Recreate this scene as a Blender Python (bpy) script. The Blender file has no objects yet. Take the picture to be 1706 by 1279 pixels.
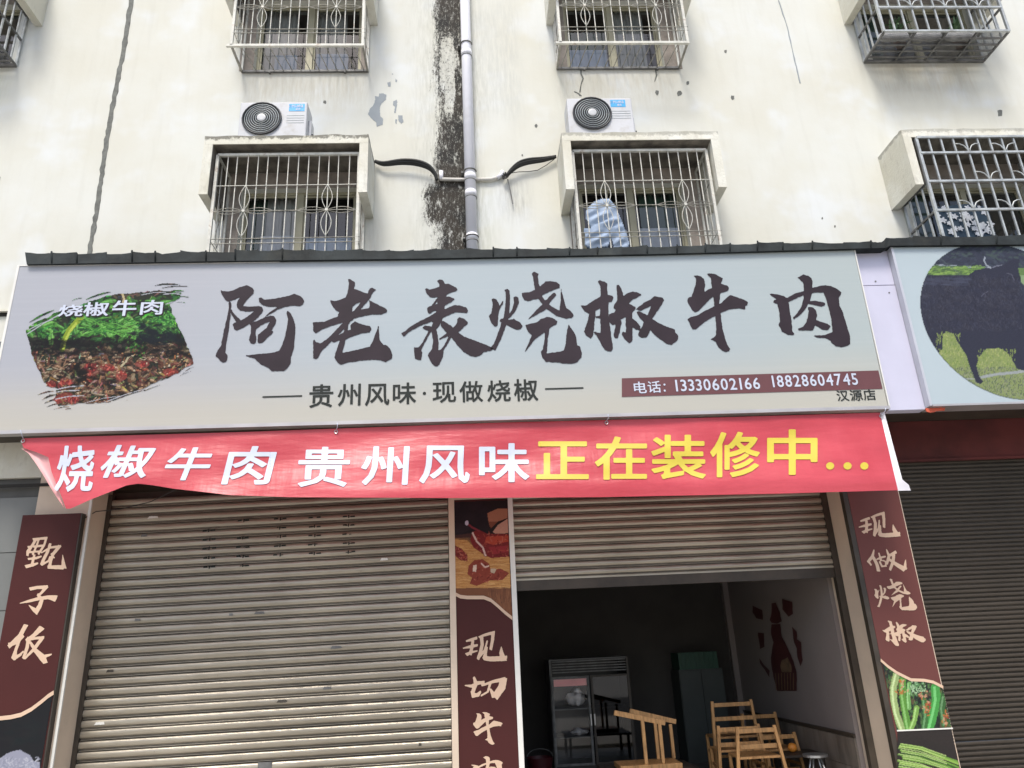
import bpy, bmesh, math, random
import numpy as np
from mathutils import Vector, Matrix
from mathutils.geometry import tessellate_polygon
random.seed(7); rng = np.random.default_rng(7)
S = bpy.context.scene
COL = S.collection
# ------------------------------------------------------------------ camera
F = 1230.0; PSI = math.radians(3.3); PIT = math.radians(19.8); ROL = math.radians(2.73)
C = Vector((0, -7.7, 1.6))
_r = Vector((math.cos(PSI), -math.sin(PSI), 0))
_f = Vector((math.sin(PSI)*math.cos(PIT), math.cos(PSI)*math.cos(PIT), math.sin(PIT)))
_u = _r.cross(_f)
RX = math.cos(ROL)*_r - math.sin(ROL)*_u
UP = math.cos(ROL)*_u + math.sin(ROL)*_r
cd = bpy.data.cameras.new('camera'); cam = bpy.data.objects.new('camera', cd); COL.objects.link(cam)
cd.sensor_fit = 'HORIZONTAL'; cd.sensor_width = 36; cd.lens = 36*F/1706; cd.clip_end = 500; cd.clip_start = .05
M = Matrix((RX, UP, -_f)).transposed().to_4x4(); M.translation = C; cam.matrix_world = M
S.camera = cam
# ------------------------------------------------------------------ light
w = bpy.data.worlds.new('World'); S.world = w; w.use_nodes = True
nt = w.node_tree; bg = nt.nodes['Background']
sky = nt.nodes.new('ShaderNodeTexSky'); sky.sky_type = 'NISHITA'; sky.sun_disc = False
SUN_EL, SUN_AZ = math.radians(60), math.radians(195)
sky.sun_elevation = SUN_EL; sky.sun_rotation = SUN_AZ
sky.air_density = 1.0; sky.dust_density = 3.0; sky.ozone_density = 1.0
nt.links.new(sky.outputs[0], bg.inputs[0]); bg.inputs[1].default_value = 0.135
sd = bpy.data.lights.new('sun', 'SUN'); so = bpy.data.objects.new('sun', sd); COL.objects.link(so)
sd.energy = 2.0; sd.angle = math.radians(16); sd.color = (1, .955, .88)
sv = Vector((math.sin(SUN_AZ)*math.cos(SUN_EL), math.cos(SUN_AZ)*math.cos(SUN_EL), math.sin(SUN_EL)))
so.rotation_euler = sv.to_track_quat('Z', 'Y').to_euler(); so.location = (0, -10, 20)
S.view_settings.view_transform = 'Standard'; S.view_settings.look = 'None'
S.view_settings.exposure = 0.66; S.view_settings.gamma = 1; S.view_settings.use_curve_mapping = False
# ------------------------------------------------------------------ measuring helpers: where a sight line meets the plane y=Y or x=X
def WD(px, py): return _f*F + RX*(px-853) + UP*(639.5-py)
def W(px, py, y):
    d = WD(px, py); t = (y-C.y)/d.y; q = C+d*t
    return q.x, q.z
def WX(px, py, X):
    d = WD(px, py); t = (X-C.x)/d.x; q = C+d*t
    return q.y, q.z
def Z(ox, oy, s, pts): return [(ox+a/s, oy+b/s) for a, b in pts]
# ------------------------------------------------------------------ object helpers
def lin(c):
    return tuple(((v/255)/12.92 if v/255 <= .04045 else ((v/255+.055)/1.055)**2.4) for v in c)
def thing(name, label, cat, loc=(0, 0, 0), group=None):
    o = bpy.data.objects.new(name, None); COL.objects.link(o); o.location = loc; o.empty_display_size = .1
    o['label'] = label; o['category'] = cat
    if group: o['group'] = group
    return o
def tag(o, label, cat, group=None):
    o['label'] = label; o['category'] = cat
    if group: o['group'] = group
    return o
def link(name, me, m, parent=None, smooth=False, kind=None, label=None):
    o = bpy.data.objects.new(name, me); COL.objects.link(o)
    if m is not None and not me.materials: me.materials.append(m)
    if parent is not None:
        o.parent = parent
        if parent.type == 'EMPTY': o.matrix_parent_inverse = Matrix.Translation(-parent.location)
    if smooth:
        for p in me.polygons: p.use_smooth = True
    if kind: o['kind'] = kind
    if label: o['label'] = label
    return o
class MB:
    def __init__(s): s.v = []; s.f = []
    def add(s, vs, fs):
        n = len(s.v); s.v += [tuple(v) for v in vs]; s.f += [tuple(i+n for i in f) for f in fs]; return s
    def box(s, x0, x1, y0, y1, z0, z1):
        return s.add([(x, y, z) for x in (x0, x1) for y in (y0, y1) for z in (z0, z1)],
                     [(0, 1, 3, 2), (4, 6, 7, 5), (0, 4, 5, 1), (2, 3, 7, 6), (0, 2, 6, 4), (1, 5, 7, 3)])
    def bar(s, a, b, w, h, up=(0, 0, 1)):
        a = Vector(a); b = Vector(b); d = (b-a).normalized(); up = Vector(up)
        if abs(d.dot(up)) > .99: up = Vector((0, 1, 0))
        x = d.cross(up).normalized()*w/2; y = x.cross(d).normalized()*h/2
        vs = [p+i*x+j*y for p in (a, b) for i, j in ((-1, -1), (1, -1), (1, 1), (-1, 1))]
        return s.add(vs, [(3, 2, 1, 0), (4, 5, 6, 7), (0, 1, 5, 4), (1, 2, 6, 5), (2, 3, 7, 6), (3, 0, 4, 7)])
    def tube(s, pts, r, n=8, cap=True, rs=None):
        pts = [Vector(p) for p in pts]; rings = []; prev = None
        for i, p in enumerate(pts):
            d = (pts[min(i+1, len(pts)-1)]-pts[max(i-1, 0)])
            d = d.normalized() if d.length > 1e-9 else Vector((0, 0, 1))
            ref = prev if prev is not None else (Vector((0, 0, 1)) if abs(d.z) < .9 else Vector((1, 0, 0)))
            x = (ref-d*ref.dot(d)).normalized(); prev = x; y = d.cross(x)
            rr = rs[i] if rs else r
            rings.append([p+x*rr*math.cos(2*math.pi*k/n)+y*rr*math.sin(2*math.pi*k/n) for k in range(n)])
        vs = [v for ri in rings for v in ri]; fs = []
        for i in range(len(pts)-1):
            for k in range(n):
                fs.append((i*n+k, i*n+(k+1) % n, (i+1)*n+(k+1) % n, (i+1)*n+k))
        if cap: fs.append(tuple(range(n-1, -1, -1))); fs.append(tuple((len(pts)-1)*n+k for k in range(n)))
        return s.add(vs, fs)
    def flat(s, pts, y):            # polygon standing in the plane y, facing -y; pts (x,z)
        tr = tessellate_polygon([[Vector((p[0], p[1], 0)) for p in pts]])
        out = []
        for t in tr:
            a, b, c = [pts[i] for i in t]
            cr = (b[0]-a[0])*(c[1]-a[1])-(b[1]-a[1])*(c[0]-a[0])
            out.append(t if cr > 0 else (t[0], t[2], t[1]))
        return s.add([(p[0], y, p[1]) for p in pts], out)
    def slab(s, pts, y0, y1):       # polygon with thickness, front y0 < back y1
        n = len(pts); area = sum(pts[i][0]*pts[(i+1) % n][1]-pts[(i+1) % n][0]*pts[i][1] for i in range(n))
        if area < 0: pts = pts[::-1]
        s.flat(pts, y0)
        b = len(s.v); s.v += [(p[0], y0, p[1]) for p in pts]+[(p[0], y1, p[1]) for p in pts]
        for i in range(n): j = (i+1) % n; s.f.append((b+i, b+n+i, b+n+j, b+j))
        return s
    def build(s, name, m, parent=None, smooth=False, kind=None, label=None, bevel=0):
        me = bpy.data.meshes.new(name); me.from_pydata(s.v, [], s.f); me.update()
        o = link(name, me, m, parent, smooth, kind, label)
        if bevel:
            b = o.modifiers.new('b', 'BEVEL'); b.width = bevel; b.segments = 2; b.limit_method = 'ANGLE'
        return o
def BX(name, m, parent, x0, x1, y0, y1, z0, z1, **k):
    return MB().box(x0, x1, y0, y1, z0, z1).build(name, m, parent, **k)
# ------------------------------------------------------------------ node helper
class N:
    def __init__(s, m): s.t = m.node_tree
    def node(s, kind, **k):
        n = s.t.nodes.new(kind)
        for a, b in k.items(): setattr(n, a, b)
        return n
    def put(s, sock, v):
        if isinstance(v, bpy.types.NodeSocket): s.t.links.new(v, sock)
        elif v is not None: sock.default_value = v
    def m(s, op, a, b=None, c=None, clamp=False):
        n = s.node('ShaderNodeMath', operation=op); n.use_clamp = clamp
        s.put(n.inputs[0], a)
        if b is not None: s.put(n.inputs[1], b)
        if c is not None: s.put(n.inputs[2], c)
        return n.outputs[0]
    def noise(s, vec, scale, detail=4, rough=.55):
        n = s.node('ShaderNodeTexNoise'); s.put(n.inputs['Vector'], vec)
        n.inputs['Scale'].default_value = scale; n.inputs['Detail'].default_value = detail; n.inputs['Roughness'].default_value = rough
        return n.outputs['Fac']
    def ramp(s, x, a, b):           # smooth 0..1 between a and b
        n = s.node('ShaderNodeMapRange', interpolation_type='SMOOTHSTEP'); s.put(n.inputs[0], x)
        n.inputs[1].default_value = a; n.inputs[2].default_value = b
        return n.outputs[0]
    def mix(s, f, a, b):
        n = s.node('ShaderNodeMix', data_type='RGBA'); s.put(n.inputs[0], f)
        for k, v in ((6, a), (7, b)):
            if isinstance(v, tuple): v = (*v[:3], 1)
            s.put(n.inputs[k], v)
        return n.outputs[2]
    def pos(s, sc=(1, 1, 1)):
        g = s.node('ShaderNodeNewGeometry').outputs['Position']
        if sc == (1, 1, 1): return g
        v = s.node('ShaderNodeVectorMath', operation='MULTIPLY'); s.t.links.new(g, v.inputs[0]); v.inputs[1].default_value = sc
        return v.outputs[0]
    def xyz(s):
        n = s.node('ShaderNodeSeparateXYZ'); s.t.links.new(s.pos(), n.inputs[0]); return n.outputs
def mat(name, col, rough=.6, metal=0, var=.12, vs=3, bump=0, bs=60, dirt=None, dfac=.5, dscale=1.5, stretch=(1, 1, 1), spec=None, rand=0):
    m = bpy.data.materials.new(name); m.use_nodes = True; n = N(m); p = m.node_tree.nodes['Principled BSDF']
    p.inputs['Roughness'].default_value = rough; p.inputs['Metallic'].default_value = metal
    if spec is not None: p.inputs['Specular IOR Level'].default_value = spec
    v = n.pos(stretch)
    a = tuple(c*(1-var) for c in col); b = tuple(min(c*(1+var), 1) for c in col)
    c = n.mix(n.ramp(n.noise(v, vs, 6), .3, .7), a, b)
    if dirt is not None:
        c = n.mix(n.m('MULTIPLY', n.ramp(n.noise(v, dscale, 8, .7), .5, .72), dfac), c, dirt)
    if rand:
        oi = n.node('ShaderNodeObjectInfo').outputs['Random']
        hv = n.node('ShaderNodeHueSaturation'); n.put(hv.inputs['Color'], c)
        n.put(hv.inputs['Value'], n.m('MULTIPLY_ADD', oi, 2*rand, 1-rand)); c = hv.outputs[0]
    n.put(p.inputs['Base Color'], c)
    if bump:
        bn = n.node('ShaderNodeBump'); bn.inputs['Strength'].default_value = bump; bn.inputs['Distance'].default_value = .02
        n.put(bn.inputs['Height'], n.noise(v, bs, 5)); n.put(p.inputs['Normal'], bn.outputs[0])
    return m
m_print = bpy.data.materials.new('printed_picture'); m_print.use_nodes = True
_n = N(m_print); _a = _n.node('ShaderNodeAttribute', attribute_name='Col'); _p = m_print.node_tree.nodes['Principled BSDF']
_n.put(_p.inputs['Base Color'], _a.outputs['Color']); _p.inputs['Roughness'].default_value = .6; _p.inputs['Specular IOR Level'].default_value = .2

def wall_material():
    m = bpy.data.materials.new('cream_render_wall'); m.use_nodes = True; n = N(m); p = m.node_tree.nodes['Principled BSDF']
    p.inputs['Roughness'].default_value = .88
    x, y, z = n.xyz()
    v = n.pos(); vst = n.pos((1, 1, .12)); vst2 = n.pos((1, 1, .35))
    base = n.mix(n.ramp(n.noise(v, .55, 5), .35, .68), (.62, .61, .53), (.67, .68, .635))
    base = n.mix(n.m('MULTIPLY', n.ramp(n.noise(v, 1.3, 3), .5, .7), .55), base, (.71, .745, .77))
    base = n.mix(n.m('MULTIPLY', n.ramp(n.noise(vst, 9, 6), .48, .75), .12), base, (.42, .40, .33))
    # faint rain streaks under the sills of the cages
    fine = n.noise(vst, 30, 6, .7)
    def band(a, b, soft): return n.m('MULTIPLY', n.ramp(x, a-soft, a+soft), n.m('SUBTRACT', 1, n.ramp(x, b-soft, b+soft)))
    def zb(a, b, soft): return n.m('MULTIPLY', n.ramp(z, a-soft, a+soft), n.m('SUBTRACT', 1, n.ramp(z, b-soft, b+soft)))
    for xa, xb, za, zb_, k, c in ((5.5, 6.9, 8.3, 8.9, .4, (.46, .38, .28)), (-2.8, -1.2, 8.2, 8.75, .45, (.46, .41, .31)), (1.25, 2.85, 8.2, 8.75, .4, (.48, .43, .33)), (-3.0, -2.9, 5.9, 6.5, .5, (.4, .37, .3)), (-1.2, -1.05, 5.9, 6.5, .5, (.42, .38, .3)), (2.9, 3.1, 5.9, 6.5, .4, (.42, .38, .3)), (-1.4, -.9, 6.9, 7.3, .25, (.4, .38, .32)), (.15, .75, 8.0, 9.9, .5, (.45, .46, .42)),
                                 (.12, .35, 6.0, 7.1, .4, (.4, .42, .33)), (.42, .75, 6.55, 7.05, .5, (.2, .2, .18)), (1.2, 1.35, 8.2, 8.7, .3, (.4, .4, .33)), (-7.2, -5.7, 8.3, 8.8, .35, (.5, .5, .36))):
        f = n.m('MULTIPLY', n.m('MULTIPLY', band(xa, xb, .12), zb(za, zb_, .25)), n.m('MULTIPLY', n.ramp(fine, .3, .7), k))
        base = n.mix(f, base, c)
    # black mildew beside the downpipe
    wob = n.m('ADD', n.m('MULTIPLY_ADD', n.noise(vst2, 3.0, 4), .34, -.17), n.m('MULTIPLY_ADD', n.noise(vst, 26, 5, .7), .24, -.12))
    xw = n.m('ADD', x, wob)
    prof = n.m('MULTIPLY', n.ramp(xw, -.56, -.24), n.m('SUBTRACT', 1, n.ramp(x, .05, .09)))
    low = n.m('MULTIPLY', n.m('MULTIPLY', n.ramp(xw, -.70, -.38), n.m('SUBTRACT', 1, n.ramp(x, .05, .09))), zb(6.4, 7.05, .15))
    prof = n.m('MAXIMUM', prof, low)
    sp = n.noise(vst2, 34, 8, .8); sp2 = n.noise(v, 80, 4, .75)
    spk = n.m('ADD', n.m('MULTIPLY', sp, .65), n.m('MULTIPLY', sp2, .35))
    dark = n.ramp(n.m('ADD', n.m('MULTIPLY', prof, .69), n.m('MULTIPLY_ADD', spk, 2.2, -1.33)), .12, .42)
    wf = n.ramp(n.noise(vst2, 13, 7, .8), .55, .64)
    dark = n.m('MULTIPLY', dark, n.m('SUBTRACT', 1, n.m('MULTIPLY', wf, .8)))
    # pale, flaking stretch inside the band
    inner = n.m('MULTIPLY', n.m('MULTIPLY', n.ramp(xw, -.38, -.26), n.m('SUBTRACT', 1, n.ramp(xw, -.14, -.01))), zb(7.85, 9.5, .35))
    bl = n.m('MULTIPLY', n.m('MULTIPLY', n.ramp(xw, -.31, -.25), n.m('SUBTRACT', 1, n.ramp(xw, -.2, -.12))), zb(5.5, 7.9, .2))
    inner = n.m('MAXIMUM', inner, n.m('MULTIPLY', bl, .5))
    flk = n.ramp(n.m('ADD', n.m('MULTIPLY', inner, .46), n.m('ADD', n.m('MULTIPLY', n.noise(v, 22, 7, .75), .6), n.m('MULTIPLY', n.noise(vst2, 75, 3, .7), .4))), .83, .97)
    dark = n.m('MULTIPLY', dark, n.m('SUBTRACT', 1, n.m('MULTIPLY', flk, .9)))
    dcol = n.mix(n.ramp(n.noise(v, 2.2, 3), .4, .6), (.012, .012, .011), (.032, .026, .019))
    halo = n.m('MULTIPLY', n.m('MULTIPLY', n.ramp(xw, -.85, -.35), n.m('SUBTRACT', 1, n.ramp(x, .1, .3))), n.m('MULTIPLY', n.ramp(fine, .35, .65), .45))
    base = n.mix(halo, base, (.36, .36, .30))
    col = n.mix(dark, base, dcol)
    n.put(p.inputs['Base Color'], col)
    b = n.node('ShaderNodeBump'); b.inputs['Strength'].default_value = .25; b.inputs['Distance'].default_value = .01
    n.put(b.inputs['Height'], n.m('ADD', n.noise(v, 7, 5), n.m('MULTIPLY', n.noise(v, 120, 3), .25))); n.put(p.inputs['Normal'], b.outputs[0])
    return m
def hood_material():
    m = bpy.data.materials.new('weathered_canopy_concrete'); m.use_nodes = True; n = N(m); p = m.node_tree.nodes['Principled BSDF']
    p.inputs['Roughness'].default_value = .9
    x, y, z = n.xyz(); v = n.pos(); vs = n.pos((1, 1, .3))
    base = n.mix(n.ramp(n.noise(v, 2, 5), .35, .68), (.62, .60, .50), (.72, .715, .64))
    base = n.mix(n.m('MULTIPLY', n.ramp(n.noise(vs, 12, 6, .7), .5, .7), .35), base, (.36, .33, .27))
    top = n.m('MAXIMUM', n.ramp(z, 7.22, 7.31), 0)
    f = n.ramp(n.m('ADD', n.m('MULTIPLY', top, .42), n.m('MULTIPLY_ADD', n.noise(v, 14, 8, .75), 1.3, -.55)), .27, .47)
    f = n.m('MULTIPLY', f, n.m('SUBTRACT', 1, n.m('MULTIPLY', n.ramp(z, 8, 8.2), 1)))
    left = n.m('SUBTRACT', 1, n.m('MULTIPLY', n.ramp(x, .6, 1.0), .45))
    base = n.mix(n.m('MULTIPLY', n.m('MULTIPLY', f, left), .85), base, (.13, .125, .10))
    n.put(p.inputs['Base Color'], base)
    b = n.node('ShaderNodeBump'); b.inputs['Strength'].default_value = .5; b.inputs['Distance'].default_value = .015
    n.put(b.inputs['Height'], n.noise(v, 25, 8, .7)); n.put(p.inputs['Normal'], b.outputs[0])
    return m
m_wall = wall_material(); m_hood = hood_material()
m_cement = mat('shaded_cement_lintel', (.27, .235, .20), .9, var=.25, vs=4, bump=.3, bs=30)
m_soffit = mat('dirty_shaded_soffit', (.16, .145, .12), .9, var=.4, vs=6, bump=.4, bs=30)  # dirt, with the canopy's underside shade put into the dark colour
m_pillar = mat('beige_pillar_paint', (.64, .52, .40), .55, var=.06, vs=2, dirt=(.3, .26, .2), dfac=.25)
m_trim = mat('pale_edge_trim', (.72, .71, .66), .4, var=.05)
m_tile = mat('grey_wall_tile', (.17, .175, .165), .5, var=.08, vs=2, rand=.06)
m_grout = mat('dark_grout', (.10, .10, .095), .9)
m_dark = mat('dark_gap', (.02, .018, .015), .8)
m_brown = mat('dark_brown_metal', (.045, .035, .025), .55, var=.3)
m_whitebar = mat('chalky_white_bar', (.62, .615, .55), .6, var=.2, vs=9, dirt=(.22, .13, .07), dfac=.75, dscale=9)
m_thinbar = mat('tarnished_wire', (.30, .29, .25), .6, .2, var=.3, vs=9)
m_galv = mat('galvanised_cage_steel', (.45, .47, .46), .45, .35, var=.2, vs=9, dirt=(.2, .17, .13), dfac=.5, dscale=6)
m_galvd = mat('dull_cage_steel', (.16, .16, .155), .6, .3, var=.3, vs=9)
m_alu = mat('old_window_aluminium', (.36, .34, .24), .5, .2, var=.12)
m_alud = mat('dark_window_gasket', (.05, .05, .045), .6)
m_white = mat('white_plastic_casing', (.56, .57, .59), .5, var=.06, dirt=(.36, .33, .27), dfac=.5, dscale=4, spec=.3)
m_blackp = mat('black_plastic', (.02, .022, .026), .5)
m_grille = mat('dark_grille_wire', (.03, .033, .038), .4, .2)
m_ring = mat('grille_ring_grey', (.36, .40, .41), .4, .2)
m_hub = mat('hub_grey', (.48, .49, .5), .4)
m_sticker = mat('blue_sticker', (.06, .38, .72), .35, var=.03)
m_lettw = mat('white_lettering', (.52, .56, .66), .5, var=.05, vs=6)
m_pvc = mat('pale_lilac_pvc', (.80, .80, .84), .35, var=.05, vs=2, dirt=(.4, .38, .36), dfac=.3)
m_pvcold = mat('mossy_pvc', (.60, .58, .53), .6, var=.1, dirt=(.12, .12, .08), dfac=.8, dscale=12)
m_cable = mat('black_cable_sleeve', (.018, .018, .016), .6)
m_roof = mat('charcoal_flashing', (.018, .023, .024), .75, var=.4, vs=4, bump=.3, bs=14, dirt=(.05, .052, .042), dfac=.6, rand=.2, spec=.25)
m_patch = mat('bare_grey_patch', (.30, .33, .35), .9, var=.08)
m_joint = mat('grey_joint_mortar', (.15, .155, .14), .9, var=.25, vs=12, bump=.4, bs=50)
m_ink = mat('dark_aubergine_ink', (.026, .017, .023), .6, var=.15, spec=.25)
m_ink2 = mat('black_green_ink', (.022, .026, .023), .6, spec=.25)
m_maroon = mat('maroon_print', (.125, .042, .045), .5, var=.06)
m_maroonp = mat('maroon_panel', (.060, .0135, .012), .6, var=.08, vs=1.2, spec=.25)
m_maroonr = mat('faded_maroon_panel', (.13, .042, .036), .6, var=.06, vs=1.2, spec=.3)
m_tan = mat('tan_lettering', (.62, .44, .31), .5, var=.04)
m_clad = mat('lilac_white_cladding', (.54, .535, .65), .4, var=.03)
m_frame = mat('silver_box_frame', (.48, .45, .44), .35, .5, var=.08)
m_sframe = mat('sign_side', (.50, .51, .55), .4, .2, var=.06)
m_valance = mat('dark_red_valance', (.10, .018, .016), .8, var=.3, vs=2)
m_orange = mat('torn_orange_red_cloth', (.55, .10, .05), .7)
m_hem = mat('banner_back_hem', (.70, .68, .71), .5, var=.05)
m_yellow = mat('yellow_lettering', (.56, .45, .04), .5, var=.03)
m_jacket = mat('pale_blue_jacket_cloth', (.33, .42, .56), .7, var=.15, vs=7)
m_wood = mat('pine_wood', (.50, .27, .10), .5, var=.22, vs=6, stretch=(6, 6, 1), rand=.12, dirt=(.16, .07, .02), dfac=.8, dscale=4)
m_steel = mat('brushed_steel', (.45, .46, .46), .3, .8, var=.08)
m_black = mat('black_lacquer', (.012, .012, .014), .3)
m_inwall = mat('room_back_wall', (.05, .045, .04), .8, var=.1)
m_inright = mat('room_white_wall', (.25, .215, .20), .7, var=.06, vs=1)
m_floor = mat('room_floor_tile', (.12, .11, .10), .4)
m_pave = mat('pale_paving', (.46, .44, .40), .8, var=.1, vs=2, bump=.2)
m_road = mat('asphalt', (.06, .06, .062), .9, var=.15, bump=.4, bs=120)
m_curtd = mat('grey_curtain', (.52, .49, .47), .9, var=.15, vs=3)
m_curtg = mat('dark_green_curtain', (.06, .11, .08), .9, var=.2)
m_reflb = mat('pale_blue_sky_reflection', (.48, .53, .66), .35, var=.1, vs=4)
m_refll = mat('lilac_sky_reflection', (.62, .60, .66), .35, var=.1, vs=4)
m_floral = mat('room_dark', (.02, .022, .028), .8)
m_orangef = mat('orange_peel', (.75, .28, .04), .5, bump=.1)
m_green = mat('green_plastic_crate', (.01, .06, .035), .5)
m_cab = mat('grey_green_cabinet', (.035, .045, .042), .5)
m_crumple = mat('crumpled_white', (.8, .78, .77), .4, bump=.8, bs=25)
m_pink = mat('pink_banner_reflection', (.85, .30, .30), .4)
m_mural = mat('mural_brown', (.07, .018, .018), .6, var=.2)
m_mural2 = mat('mural_tan', (.17, .11, .065), .6, var=.3, vs=12)
m_wtile = mat('stone_look_wainscot_tile', (.20, .17, .14), .35, var=.3, vs=3, stretch=(1, 2, .6), rand=.15)
def glass(name, tint=(.7, .75, .78), ref=.25):
    m = bpy.data.materials.new(name); m.use_nodes = True; t = m.node_tree; t.nodes.clear()
    o = t.nodes.new('ShaderNodeOutputMaterial'); mx = t.nodes.new('ShaderNodeMixShader'); tr = t.nodes.new('ShaderNodeBsdfTransparent'); gl = t.nodes.new('ShaderNodeBsdfGlossy')
    fr = t.nodes.new('ShaderNodeFresnel'); fr.inputs[0].default_value = 1.6
    tr.inputs[0].default_value = (*tint, 1); gl.inputs['Roughness'].default_value = .03
    ad = t.nodes.new('ShaderNodeMath'); ad.operation = 'ADD'; ad.inputs[1].default_value = ref-.05; ad.use_clamp = True
    t.links.new(fr.outputs[0], ad.inputs[0]); t.links.new(ad.outputs[0], mx.inputs[0])
    t.links.new(tr.outputs[0], mx.inputs[1]); t.links.new(gl.outputs[0], mx.inputs[2]); t.links.new(mx.outputs[0], o.inputs[0])
    return m
m_glass = glass('window_glass', (.75, .8, .8), .07); m_fglass = glass('fridge_glass', (.95, .95, .95), .05); m_dglass = glass('dark_fridge_glass', (.12, .13, .13), .05)
def shutter_material(name, col, metal, rough):
    m = bpy.data.materials.new(name); m.use_nodes = True; n = N(m); p = m.node_tree.nodes['Principled BSDF']
    v = n.pos((1, 1, 1)); vs = n.pos((.25, 1, 3))
    c = n.mix(n.ramp(n.noise(v, .9, 5), .35, .65), tuple(a*.84 for a in col), tuple(min(a*1.12, 1) for a in col))
    c = n.mix(n.m('MULTIPLY', n.ramp(n.noise(vs, 5, 8, .75), .56, .72), .55), c, tuple(a*.45 for a in col))
    c = n.mix(n.m('MULTIPLY', n.ramp(n.noise(v, 30, 4, .8), .66, .72), .6), c, (.08, .06, .045))
    n.put(p.inputs['Base Color'], c); p.inputs['Metallic'].default_value = metal
    bn = n.node('ShaderNodeBump'); bn.inputs['Strength'].default_value = .35; bn.inputs['Distance'].default_value = .02
    n.put(bn.inputs['Height'], n.m('ADD', n.noise(n.pos((1, 1, 6)), 3.5, 5), n.m('MULTIPLY', n.noise(n.pos((1, 1, 3)), 22, 3), .25))); n.put(p.inputs['Normal'], bn.outputs[0])
    n.put(p.inputs['Roughness'], n.m('MULTIPLY_ADD', n.noise(vs, 8, 5), .25, rough-.12))
    return m
m_shut = shutter_material('zinc_shutter', (.385, .345, .275), .55, .34)
m_shutd = shutter_material('dark_zinc_shutter', (.055, .043, .031), .3, .5)
def sign_material():
    m = bpy.data.materials.new('sign_vinyl'); m.use_nodes = True; n = N(m); p = m.node_tree.nodes['Principled BSDF']
    x, y, z = n.xyz(); v = n.pos((.35, 1, 1.6))
    tone = n.mix(n.ramp(n.m('ADD', x, n.m('MULTIPLY', n.noise(v, .8, 3), 1.6)), -2.6, .6), (.36, .37, .405), (.35, .405, .43))  # bluish sky reflection put into the vinyl colour
    tone = n.mix(n.ramp(x, 1.5, 4.5), tone, (.375, .425, .42))
    low = n.m('SUBTRACT', 1, n.ramp(n.m('ADD', z, n.m('MULTIPLY', n.noise(v, 2, 4), .25)), 3.95, 4.75))
    tone = n.mix(n.m('MULTIPLY', low, .8), tone, (.46, .43, .355))  # creamy ground bounce put into the lower colour
    top = n.ramp(n.m('ADD', z, n.m('MULTIPLY', n.noise(v, 3, 4), .2)), 5.6, 6.0)
    tone = n.mix(n.m('MULTIPLY', top, .4), tone, (.50, .50, .46))
    tone = n.mix(n.m('MULTIPLY', n.ramp(n.noise(n.pos((.1, 1, 9)), 4, 5), .45, .7), .06), tone, (.55, .55, .55))
    n.put(p.inputs['Base Color'], tone); p.inputs['Roughness'].default_value = .42
    return m
m_sign = sign_material()
m_sign2 = mat('pale_sign_vinyl', (.40, .47, .50), .42, var=.03, vs=.8)
def banner_material():
    m = bpy.data.materials.new('red_banner_cloth'); m.use_nodes = True; n = N(m); p = m.node_tree.nodes['Principled BSDF']
    c = n.mix(n.ramp(n.noise(n.pos(), 1.2, 4), .35, .65), (.56, .05, .07), (.64, .075, .10))
    n.put(p.inputs['Base Color'], c); p.inputs['Roughness'].default_value = .36
    p.inputs['Sheen Weight'].default_value = .2
    bn = n.node('ShaderNodeBump'); bn.inputs['Strength'].default_value = .32; bn.inputs['Distance'].default_value = .035
    rot = n.node('ShaderNodeMapping'); rot.inputs['Rotation'].default_value = (0, .5, 0); rot.inputs['Scale'].default_value = (1.1, 1, 5); n.put(rot.inputs[0], n.pos())
    n.put(bn.inputs['Height'], n.m('ADD', n.noise(rot.outputs[0], 1.6, 4, .5), n.m('MULTIPLY', n.noise(n.pos((5, 1, .8)), 1.6, 3), .5))); n.put(p.inputs['Normal'], bn.outputs[0])
    tr = n.node('ShaderNodeBsdfTranslucent'); tr.inputs[0].default_value = (.75, .08, .08, 1)
    mx = n.node('ShaderNodeMixShader'); mx.inputs[0].default_value = .22
    out = m.node_tree.nodes['Material Output']
    n.put(mx.inputs[1], p.outputs[0]); n.put(mx.inputs[2], tr.outputs[0]); n.put(out.inputs[0], mx.outputs[0])
    return m
m_banner = banner_material()
m_pinkback = mat('banner_pale_back', (.62, .33, .33), .5, var=.06)

# ------------------------------------------------------------------ the setting: ground, road
def struct(name, mb, m):
    o = mb.build(name, m); o['kind'] = 'structure'; return o
struct('ground', MB().add([(-60, -120, -.16), (60, -120, -.16), (60, 60, -.16), (-60, 60, -.16)], [(0, 1, 2, 3)]), m_pave)
struct('road', MB().box(-60, 60, -14, -5.2, -.155, -.13), m_road)
struct('pavement', MB().box(-60, 60, -5.2, .0, -.15, 0), m_pave)
struct('kerb', MB().box(-60, 60, -5.36, -5.2, -.15, .004), m_pave)

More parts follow.
